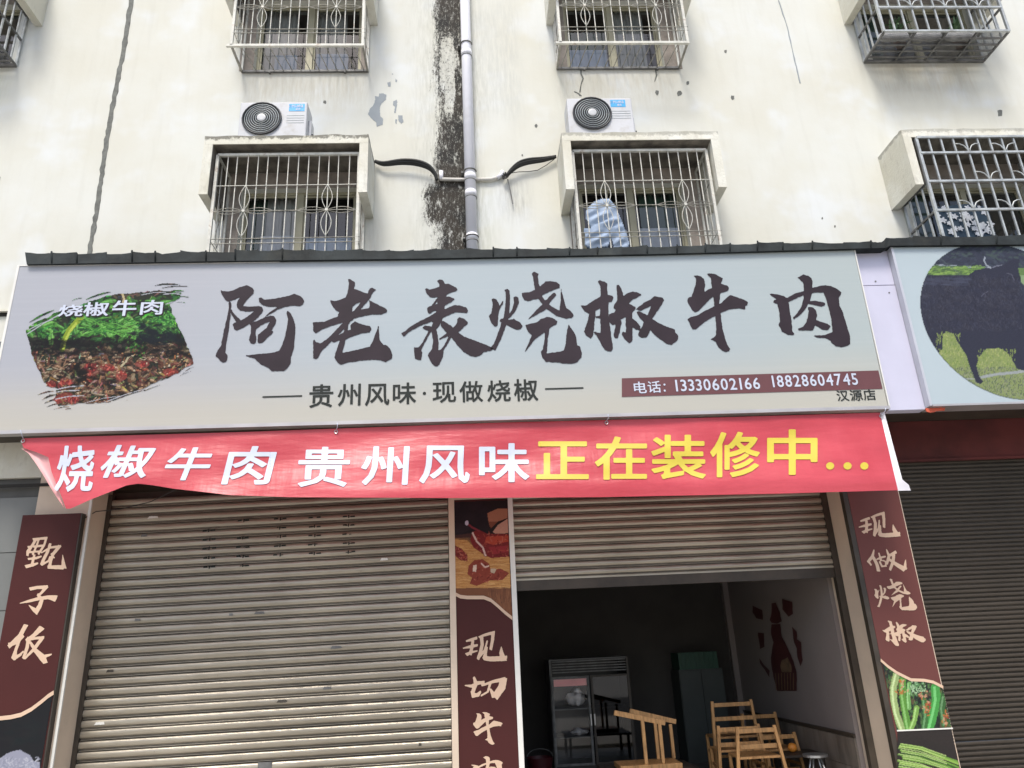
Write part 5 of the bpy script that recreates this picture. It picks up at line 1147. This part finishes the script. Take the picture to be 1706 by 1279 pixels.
# things inside the cages
def puff(name, outline, y0, depth, m, step=4.0, folds=6, seed=1):
    # soft body filling an outline (pixels), bulging toward the street
    xs = [p[0] for p in outline]; ys = [p[1] for p in outline]; q = Paint(min(xs)-1, min(ys)-1, max(xs)+1, max(ys)+1, step, (0, 0, 0)); ins = q.inside(outline)
    rr = random.Random(seed); ny, nx = ins.shape; mb = MB(); idx = {}
    D = np.zeros(ins.shape)
    cur = ins.copy(); d = 0
    while cur.any():
        D[cur] += 1; c = cur.copy(); c[1:] &= cur[:-1]; c[:-1] &= cur[1:]; c[:, 1:] &= cur[:, :-1]; c[:, :-1] &= cur[:, 1:]; c[0] = c[-1] = False; c[:, 0] = c[:, -1] = False; cur = c
    mx = D.max(); H = np.sqrt(D/mx)
    for s in (-1, 1):
        for j in range(ny):
            for i in range(nx):
                if ins[j, i]:
                    px, py = q.X[j, i], q.Y[j, i]; y = y0+s*depth*(H[j, i]*(.75+.25*math.sin(px/5.3+py/3.9*1.3)+.12*math.sin(py/1.9+px/7)))
                    x, z = W(px, py, y0); idx[s, j, i] = len(mb.v); mb.v.append((x, y, z))
        for j in range(ny-1):
            for i in range(nx-1):
                k = [(s, j, i), (s, j, i+1), (s, j+1, i+1), (s, j+1, i)]
                if all(a in idx for a in k): f = [idx[a] for a in k]; mb.f.append(tuple(f[::-1] if s < 0 else f))
    return mb.build(name, m, smooth=True)
jk = Z(900, 140, 4.568, [(345, 960), (400, 895), (460, 872), (520, 872), (565, 910), (600, 990), (630, 1060), (655, 1130), (680, 1200), (672, 1260), (560, 1260), (540, 1180), (520, 1240), (380, 1260), (340, 1230), (330, 1100), (385, 1100), (360, 1060), (340, 1010)])
tag(puff('hanging_jacket', jk, -.30, .07, m_jacket, step=1.6), 'pale blue padded jacket hung behind the bars of the right window cage', 'jacket')
mh = MB(); hx, hz = W(1012, 330, -.30); mh.tube([(hx, -.30, hz), (hx, -.30, hz+.10), (hx+.02, -.30, hz+.13), (hx+.04, -.30, hz+.10)], .004, 6)
tag(mh.build('coat_hanger', m_thinbar), 'thin hanger hook above the pale blue jacket', 'hanger')
# flowered cloth in the right cage
fc = thing('floral_cloth', 'navy cloth with white flowers hung behind the bars of the far right cage', 'cloth', (5.6, -.3, 5.9))
MB().add([(5.50+.14*i, -.40+.03*math.sin(i*1.7), z) for i in range(6) for z in (5.80, 6.33)], [(2*i, 2*i+2, 2*i+3, 2*i+1) for i in range(5)]).build('cloth_sheet', mat('navy_cloth', (.02, .045, .075), .8), fc)
rr = random.Random(3); mb = MB()
for k in range(46):
    x, z, s_ = 5.5+rr.random()*.68, 5.84+rr.random()*.47, rr.uniform(.018, .04); y = -.40+.03*math.sin((x-5.5)/.14*1.7)-.006
    mb.flat([(x+s_*(1+.35*math.cos(5*a*.35))*math.cos(a*.35), z+s_*(1+.35*math.cos(5*a*.35))*math.sin(a*.35)) for a in range(18)], y-.012)
mb.build('flower_print', mat('white_flower_print', (.5, .53, .58), .8), fc, kind='stuff')
# bundles and plants in the upper right cage
for i, (a, b, lb) in enumerate([(5.46, 5.86, 'white bundle at the left end of the upper right cage tray'), (5.9, 6.3, 'white bundle in the middle of the upper right cage tray'), (6.34, 6.78, 'lilac white bundle at the right end of the upper right cage tray')]):
    rr = random.Random(i); mb = MB(); n = 9
    mb.tube([(a+(b-a)*k/n, -.36+.02*rr.random(), 8.945+.008*rr.random()) for k in range(n+1)], .06, 10, rs=[.03]+[.055+.015*rr.random() for _ in range(n-1)]+[.03])
    tag(mb.build('cloth_bundle', m_crumple, smooth=True), lb, 'bundle')
def pot_plant(x, z, h, label, seed):
    t = thing('potted_plant', label, 'plant', (x, -.25, z), 'plants in the upper right cage')
    MB().tube([(x, -.25, z), (x, -.25, z+.14)], .07, 12, rs=[.055, .08]).build('pot', mat('clay_pot', (.18, .08, .05), .8), t, smooth=False)
    rr = random.Random(seed); mb = MB()
    for k in range(60):
        a = rr.uniform(0, 6.28); e = rr.uniform(.2, 1.4); L = rr.uniform(.08, .2); bx, by_, bz_ = x+rr.gauss(0, .03), -.25+rr.gauss(0, .03), z+.14+rr.random()*h*.7
        d = Vector((math.cos(a)*math.cos(e), math.sin(a)*math.cos(e), math.sin(e))); s_ = d.cross(Vector((0, 0, 1))).normalized()*.018; p0 = Vector((bx, by_, bz_)); p1 = p0+d*L*.5+s_; p2 = p0+d*L; p3 = p0+d*L*.5-s_
        mb.add([p0, p1, p2, p3], [(0, 1, 2, 3)])
    mb.build('leaf', mlf, t, kind='stuff')
    MB().tube([(x, -.25, z+.1), (x+.01, -.25, z+.14+h*.7)], .006, 5).build('stem', mlf, t)
mlf = mat('plant_leaf', (.06, .12, .05), .6, var=.3)
pot_plant(5.80, 8.87, .34, 'leafy plant left in the upper right cage, behind the white bundles', 1)
pot_plant(6.62, 8.87, .30, 'dark bushy plant near the right end of the upper right cage', 2)

# ------------------------------------------------------------------ air conditioners
def aircon(label, x0, x1, z0, z1, yf, fx, fz, R, sx):
    t = thing('air_conditioner', label, 'air conditioner', ((x0+x1)/2, yf+.14, z0-.06), 'outdoor air conditioner units on canopies')
    BX('casing', m_white, t, x0, x1, yf, yf+.28, z0, z1, bevel=.012)
    for x in (x0+.12, x1-.12): BX('foot', m_blackp, t, x-.02, x+.02, yf+.02, yf+.26, z0-.06, z0)
    MB().add([(fx+R*math.cos(a*.196), yf-.004, fz+R*math.sin(a*.196)) for a in range(31, -1, -1)], [tuple(range(32))]).build('fan_well', m_blackp, t)
    gr = MB()
    for k in range(36):
        a = k*2*math.pi/36+.05; gr.tube([(fx+.055*math.cos(a), yf-.022, fz+.055*math.sin(a)), (fx+R*.97*math.cos(a+.35), yf-.012, fz+R*.97*math.sin(a+.35))], .0022, 4, cap=False)
    gr.build('grille_spoke', m_grille, t, kind='stuff')
    for k in range(7):
        rr_ = .07+(R-.07)*k/6; MB().tube([(fx+rr_*math.cos(a*.262), yf-.026+.010*(k/6), fz+rr_*math.sin(a*.262)) for a in range(25)], .0038 if k < 6 else .010, 6, cap=False).build('grille_ring', m_ring if k < 6 else m_grille, t, smooth=True)
    for k in range(3):
        a = k*2.09+.4; MB().add([(fx+.04*math.cos(a), yf-.006, fz+.04*math.sin(a)), (fx+R*.9*math.cos(a-.3), yf-.006, fz+R*.9*math.sin(a-.3)), (fx+R*.9*math.cos(a+.5), yf-.007, fz+R*.9*math.sin(a+.5)), (fx+.04*math.cos(a+.8), yf-.007, fz+.04*math.sin(a+.8))], [(0, 1, 2, 3), (3, 2, 1, 0)]).build('fan_blade', m_grille, t)
    MB().tube([(fx, yf-.005, fz), (fx, yf-.034, fz), (fx, yf-.038, fz)], .052, 20, rs=[.054, .052, .035]).build('hub', m_hub, t, smooth=False)
    s0, s1 = sx; st = BX('sticker', m_sticker, t, s0, s1, yf-.003, yf-.0005, z1-.135, z1-.03)
    text_line('Midea', s0+.035, s1-.02, z1-.085, z1-.045, yf-.006, m_lettw, st, 'lettering', off=.02)
    text_line('美的', s0+.08, s1-.05, z1-.125, z1-.095, yf-.006, m_lettw, st, 'lettering', off=.02)
    MB().tube([(s0+.016+.012*math.cos(a*.5), yf-.005, z1-.066+.012*math.sin(a*.5)) for a in range(11)], .002, 4).build('emblem_ring', m_lettw, st)
    for k in range(4): BX('louvre', m_ring, t, s0-.02, x1-.03, yf-.003, yf+.001, z1-.20-k*.035, z1-.194-k*.035)
    BX('valve_cover', m_white, t, x1+.001, x1+.035, yf+.10, yf+.24, z0+.08, z0+.33, bevel=.008)
    MB().tube([(x1+.037, yf+.14, z0+.14), (x1+.055, yf+.14, z0+.14)], .018, 10).build('valve', m_blackp, t)
    MB().tube([(x1+.045, yf+.14, z0+.13), (x1+.05, yf+.16, z0+.02), (x1+.06, yf+.2, z0-.05)], .009, 6).build('hose', m_cable, t, smooth=True)
    return t
aircon('white air conditioner unit standing on the left window canopy', -2.665, -1.875, 7.38, 7.90, -.42, -2.398, 7.655, .225, (-2.09, -1.905))
aircon('white air conditioner unit standing on the canopy above the blue jacket', 1.255, 2.055, 7.385, 7.925, -.42, 1.552, 7.690, .232, (1.79, 1.975))

# ------------------------------------------------------------------ pipes and cables
dp = thing('drain_pipe', 'tall pale plastic downpipe running down the mildewed wall', 'pipe', (.05, -.1, 5.6))
MB().tube([(.047, -.085, 5.6), (.052, -.085, 13)], .066, 20).build('pipe_run', m_pvc, dp, smooth=True)
for py in (83, 290, 318, 391): 
    z = W(785, py, -.15)[1]; MB().tube([(.05, -.085, z-.04), (.05, -.085, z+.04)], .0705, 20).build('pipe_coupling', m_pvc, dp, smooth=True)
    MB().tube([(.05, -.085, z-.052), (.05, -.085, z-.058)], .0735, 20).build('coupling_ring', m_galvd, dp, smooth=True)
for z in (9.1, 7.12, 6.2):
    MB().tube([(.05+.075*math.cos(a*.35+3.14), -.085+.075*math.sin(a*.35+3.14), z) for a in range(10)], .008, 6).box(-.06, -.025, -.08, 0, z-.01, z+.01).build('pipe_clip', m_galvd, dp)
cp = thing('cross_pipe', 'short white cross pipe joining both cable ends behind the downpipe', 'pipe', (.05, -.03, 7.05))
MB().tube([(-.315, -.03, 7.055), (-.1, -.03, 7.045), (.30, -.03, 7.045), (.40, -.03, 7.07)], .022, 12).build('pipe_run', m_pvcold, cp, smooth=True)
MB().tube([(-.305, -.03, 7.05), (-.305, -.03, 7.17)], .026, 12).build('elbow_stub', m_pvc, cp, smooth=True)
MB().tube([(.38, -.03, 7.06), (.43, -.03, 7.10), (.45, -.03, 7.16)], .026, 12).build('elbow_stub', m_pvc, cp, smooth=True)
def cable(pts, label, strands, seed, r_=.019):
    t = thing('cable_bundle', label, 'cable', (W(*pts[0], -.05)[0], -.05, W(*pts[0], -.05)[1]))
    rr = random.Random(seed)
    for s in range(strands):
        P = []
        for i, (a, b) in enumerate(pts): x, z = W(a, b, -.06); k = math.sin(math.pi*i/(len(pts)-1)); P.append((x, -.05-.016*s*k-.02*k, z+(s-1)*.014*k+(s-1)*.006))
        Q = []
        for i in range(len(P)-1):
            for k in range(4):
                t_ = k/4; p0 = Vector(P[max(i-1, 0)]); p1 = Vector(P[i]); p2 = Vector(P[i+1]); p3 = Vector(P[min(i+2, len(P)-1)])
                Q.append(.5*((2*p1)+(-p0+p2)*t_+(2*p0-5*p1+4*p2-p3)*t_*t_+(-p0+3*p1-3*p2+p3)*t_**3))
        Q.append(Vector(P[-1])); MB().tube(Q, r_*rr.uniform(.75, 1.1), 8).build('cable_strand', m_cable, t, smooth=True)
    return t
q8 = lambda pts: Z(600, 200, 4.739, pts)
cable(q8([(118, 322), (190, 348), (330, 338), (450, 348), (540, 378), (588, 425), (604, 468)]), 'black cable bundle from the left canopy to the cross pipe', 3, 1)
c2 = cable(q8([(1545, 282), (1450, 312), (1330, 332), (1250, 358), (1190, 402), (1150, 442)]), 'black cable bundle from the right canopy down to the cross pipe', 3, 2)
MB().tube([(W(a, b, -.04)[0], -.04, W(a, b, -.04)[1]) for a, b in q8([(1535, 305), (1470, 355), (1400, 395), (1330, 405), (1250, 408), (1170, 420)])], .005, 5).build('thin_wire', m_cable, c2, smooth=True)
MB().tube([(W(a, b, -.04)[0], -.04, W(a, b, -.04)[1]) for a, b in q8([(1165, 465), (1185, 560), (1205, 658)])], .008, 5).build('loose_end', m_galvd, c2)
mb = MB(); kx, kz = W(*q8([(1145, 445)])[0], -.06)
for k in range(9): a = k*.7; mb.tube([(kx, -.06, kz), (kx+.04*math.cos(a), -.07-.02*math.sin(k), kz+.045*math.sin(a))], .010, 5)
mb.build('tape_knot', m_cable, c2)

# ------------------------------------------------------------------ inside the shop
fr = thing('display_fridge', 'tall two door glass display fridge against the dark back wall', 'fridge', (1.5, 3.5, 0))
X0, X1, ZT = .955, 2.06, 1.45
for x in (X0, X1-.03): BX('side_panel', m_galvd if x < 1 else m_brown, fr, x, x+.03, 3.2, 3.9, .012, ZT)
BX('back_panel', m_black, fr, X0+.03, X1-.03, 3.87, 3.9, .012, ZT); BX('top_panel', m_black, fr, X0+.03, X1-.03, 3.2, 3.87, ZT-.02, ZT); BX('base', m_black, fr, X0+.03, X1-.03, 3.2, 3.87, .012, .12)
for k in range(5): BX('vent_slat', m_galvd, fr, X0+.04, X1-.04, 3.185, 3.20, ZT-.04-k*.035, ZT-.025-k*.035)
for i, (a, b) in enumerate(((X0+.01, 1.49), (1.51, X1-.01))):
    d = MB(); d.box(a, b, 3.16, 3.19, 1.20, 1.225); d.box(a, b, 3.16, 3.19, .12, .15); d.box(a, a+.03, 3.161, 3.189, .15, 1.20); d.box(b-.03, b, 3.161, 3.189, .15, 1.20)
    d = d.build('door', m_galvd if i == 0 else m_brown, fr)
    MB().add([(a+.03, 3.175, .15), (b-.03, 3.175, .15), (b-.03, 3.175, 1.2), (a+.03, 3.175, 1.2)], [(0, 1, 2, 3)]).build('door_glass', m_fglass if i == 0 else m_dglass, d)
    BX('handle', m_steel, d, (b-.022 if i == 0 else a+.007), (b-.007 if i == 0 else a+.022), 3.12, 3.158, .60, .74)
BX('banner_reflection', m_pink, fr, X0+.05, 1.47, 3.195, 3.20, 1.10, 1.19)  # pink card added for the banner's reflection in the door
for k in (.45, .80): BX('shelf', m_galvd, fr, X0+.03, X1-.03, 3.22, 3.85, k, k+.012)
def reflection_shape(name, x, y, z, sx, sy, sz, seed, label):  # added white shapes standing in for cloud reflections in the fridge door
    bm = bmesh.new(); bmesh.ops.create_icosphere(bm, subdivisions=3, radius=1); rr = random.Random(seed)
    for v in bm.verts:
        n_ = 1+.22*math.sin(v.co.x*5+seed)+.16*math.sin(v.co.y*7+v.co.z*6)+rr.uniform(-.05, .05); v.co = Vector((x+v.co.x*sx*n_, y+v.co.y*sy*n_, max(z+v.co.z*sz*n_, z-sz*.8)))
    me = bpy.data.meshes.new(name); bm.to_mesh(me); bm.free(); return tag(link(name, me, m_crumple, None, True), label, 'reflection shape')
reflection_shape('cloud_reflection', 1.33, 3.42, .93, .13, .12, .12, 1, 'large crumpled white shape added for a cloud reflection, upper fridge shelf')
reflection_shape('cloud_reflection', 1.33, 3.42, .50, .12, .1, .04, 2, 'small flat white shape added for a cloud reflection, lower fridge shelf')
cb = thing('storage_cabinet', 'dim grey cabinet by the back corner of the shop', 'cabinet', (3.18, 3.8, 0))
BX('cabinet_body', m_cab, cb, 2.86, 3.50, 3.62, 4.08, .012, 1.22)
for a, b in ((2.87, 3.175), (3.185, 3.49)): BX('door', m_cab, cb, a, b, 3.60, 3.618, .05, 1.2)
gc = thing('plastic_crate', 'green plastic crate on top of the grey cabinet', 'crate', (3.15, 3.8, 1.22))
mb = MB(); mb.box(2.88, 3.45, 3.62, 4.05, 1.222, 1.235)
for (a, b, c, d) in ((2.88, 2.9, 3.62, 4.05), (3.43, 3.45, 3.62, 4.05), (2.9, 3.43, 3.62, 3.64), (2.9, 3.43, 4.03, 4.05)): mb.box(a, b, c, d, 1.235, 1.45)
mb.build('crate_shell', m_green, gc)
for k in range(8): BX('crate_rib', m_green, gc, 2.91+k*.068, 2.925+k*.068, 3.61, 3.619, 1.24, 1.44)
# wooden seats: an upturned stool and ladder-backed chairs
def wood(name, a, b, w_, h, t): return MB().bar(a, b, w_, h).build(name, m_wood, t, bevel=.003)
us = thing('wooden_stool', 'upturned pine stool with two slanting runners on top, beside the fridge', 'stool', (1.82, 1.25, .33))
def PW(px, py, y): x, z = W(px, py, y); return Vector((x, y, z))
ya, yb_ = 1.10, 1.42
wood('runner', PW(1023, 1187, ya), PW(1108, 1204, ya), .035, .052, us); wood('runner', PW(1049, 1184, yb_), PW(1126, 1202, yb_), .035, .05, us)
for px, yy, py in ((1070, ya, 1200), (1098.5, ya, 1206), (1091, yb_, 1203), (1116.5, yb_, 1206)):
    a = PW(px, py, yy); wood('leg', a, (a.x, a.y, .38), .036, .036, us)
wood('seat_board', (1.47, 1.26, .355), (2.14, 1.26, .355), .42, .05, us)
tb = thing('low_table', 'dark low table under the upturned pine stool', 'table', (1.8, 1.26, 0)); BX('tabletop', m_brown, tb, 1.3, 2.3, .85, 1.65, .30, .329)
for x in (1.35, 2.25):
    for y in (.9, 1.6): BX('leg', m_brown, tb, x-.02, x+.02, y-.02, y+.02, .012, .30)
def chair(label, pxs, y, zseat, lean=.06):
    # pxs: top-left, top-right of the back in the photo frame give its width and height
    a = PW(*pxs[0], y); b = PW(*pxs[1], y); zt = (a.z+b.z)/2; x0, x1 = a.x, b.x
    t = thing('wooden_chair', label, 'chair', ((x0+x1)/2, y, 0), 'pine chairs grouped inside the shop')
    for x, s in ((x0, -1), (x1, 1)):
        wood('leg', (x+s*lean, y-.02, .012), (x, y, zt), .034, .034, t); wood('leg', (x+s*.01, y+.36, .012), (x+s*.01, y+.36, zseat), .034, .034, t)
        wood('side_stretcher', (x+s*lean*.6, y+.02, zseat-.16), (x+s*.01, y+.35, zseat-.16), .02, .03, t)
    for f_, nm in ((.045, 'top_rail'), (.20, 'back_rail'), (.34, 'back_rail')):
        if zt-f_ > zseat+.03: wood(nm, (x0, y-.001, zt-f_), (x1, y-.001, zt-f_), .022, .045, t)
    wood('seat_board', (x0-.02, y+.18, zseat), (x1+.02, y+.18, zseat), .40, .024, t)
    wood('front_stretcher', (x0, y-.005, zseat-.2), (x1, y-.005, zseat-.2), .02, .03, t)
    return t
chair('pine chair furthest back, its tall ladder back above the others', ((1186, 1168), (1250, 1165)), 1.95, .50)
chair('pine chair behind the frontmost one, its back half hidden', ((1196, 1208), (1262, 1206)), 1.45, .42)
chair('frontmost pine chair with a wide ladder back', ((1228, 1210), (1289, 1208)), 1.0, .40, .09)
chair('pine chair at the back right, partly hidden by the frontmost chair', ((1236, 1188), (1290, 1186)), 2.3, .46)
chair('pine chair nearest the tiled wall, seen low behind the others', ((1268, 1222), (1322, 1219)), 1.75, .36)
st = thing('steel_stool', 'round topped steel stool near the tiled wall of the shop', 'stool', (3.4, 1.0, 0))
sx, sz = W(1358, 1258, 1.0); MB().tube([(sx, 1.0, sz-.012), (sx, 1.0, sz+.012)], .13, 24).build('seat', m_steel, st, smooth=False)
for k in range(4): a = k*1.57+.7; MB().tube([(sx+.05*math.cos(a), 1+.05*math.sin(a), sz-.012), (sx+.16*math.cos(a), 1+.16*math.sin(a), .012)], .011, 8).build('leg', m_steel, st, smooth=True)
t_ = thing('steel_stool', 'second steel stool half hidden by the open doorway edge', 'stool', (3.7, 1.3, 0)); sx2, sz2 = W(1405, 1262, 1.3)
MB().tube([(sx2, 1.3, sz2-.012), (sx2, 1.3, sz2+.012)], .12, 24).build('seat', m_galvd, t_)
for k in range(4): a = k*1.57+.7; MB().tube([(sx2+.05*math.cos(a), 1.3+.05*math.sin(a), sz2-.012), (sx2+.13*math.cos(a), 1.3+.13*math.sin(a), .012)], .011, 8).build('leg', m_galvd, t_, smooth=True)
bt = thing('side_table', 'small dark side table carrying the orange', 'table', (3.2, 1.6, 0)); ox, oz = W(1320, 1245, 1.6)
BX('tabletop', m_brown, bt, ox-.25, ox+.35, 1.4, 1.85, oz-.08, oz-.055)
for x in (ox-.2, ox+.3):
    for y in (1.45, 1.8): BX('leg', m_brown, bt, x-.015, x+.015, y-.015, y+.015, .012, oz-.08)
bm = bmesh.new(); bmesh.ops.create_uvsphere(bm, u_segments=20, v_segments=12, radius=.052)
for v in bm.verts: v.co = Vector((ox+v.co.x, 1.6+v.co.y, oz+v.co.z*.96))
me = bpy.data.meshes.new('orange'); bm.to_mesh(me); bm.free(); tag(link('orange', me, m_orangef, None, True), 'single bright orange on the small side table', 'fruit')
# wall decal on the right wall of the room
md = thing('wall_decal', 'dark brown wicker bottle decal with dried chillies on the white side wall', 'wall decal', (3.87, 2.0, 1.0))
iz = lambda pts: Z(1220, 960, 4.008, pts)
def decal(name, pts, m, x=3.872, j=2):
    q = [WX(a, b, x) for a, b in iz(rough2(pts, j, random.Random(len(pts))))]; tr = tessellate_polygon([[Vector((a, b, 0)) for a, b in q]])
    MB().add([(x, a, b) for a, b in q], [tuple(t) for t in tr]).build(name, m, md)
decal('bottle_body', [(262, 320), (320, 318), (330, 400), (370, 480), (410, 570), (428, 640), (430, 765), (300, 765), (280, 690), (262, 600), (258, 540), (275, 440), (258, 380)], m_mural)
decal('bottle_cap', [(262, 180), (290, 175), (318, 240), (330, 300), (300, 316), (262, 310), (250, 290), (262, 240)], m_mural)
decal('label_patch', [(330, 560), (370, 540), (395, 600), (398, 640), (330, 640), (320, 600)], m_mural2, 3.868)
for k in range(7): decal('wicker_rib', [(285+k*20, 645), (291+k*20, 645), (297+k*19, 758), (291+k*19, 758)], m_mural2, 3.868, 0)
decal('leaf_motif', [(135, 195), (200, 225), (205, 290), (160, 280), (135, 240)], m_mural); decal('leaf_motif', [(332, 150), (400, 170), (405, 250), (375, 270), (335, 220)], m_mural); decal('leaf_motif', [(170, 375), (212, 380), (215, 470), (185, 485)], m_mural)
decal('chilli_string', [(398, 335), (430, 370), (432, 420), (460, 440), (462, 500), (470, 560), (455, 600), (435, 540), (430, 480), (412, 440), (405, 380)], m_mural); decal('chilli', [(180, 545), (210, 590), (250, 630), (248, 675), (215, 620), (185, 580)], m_mural)
# hanging basin-like dark red bucket at lower left of the doorway
bk = thing('red_bucket', 'dark red bucket on the floor at the left of the doorway', 'bucket', (.78, 3.0, .012))
MB().tube([(.75, 3.0, .012), (.75, 3.0, .27)], .16, 20, rs=[.13, .17], cap=False).tube([(.75, 3.0, .012), (.75, 3.0, .02)], .129, 20).build('bucket_body', mat('dark_red_plastic', (.07, .008, .012), .5), bk, smooth=True)
MB().tube([(.75+.17*math.cos(a*.3), 3.0, .27+.1*math.sin(a*.3)) for a in range(11)], .004, 6).build('handle', m_galvd, bk)
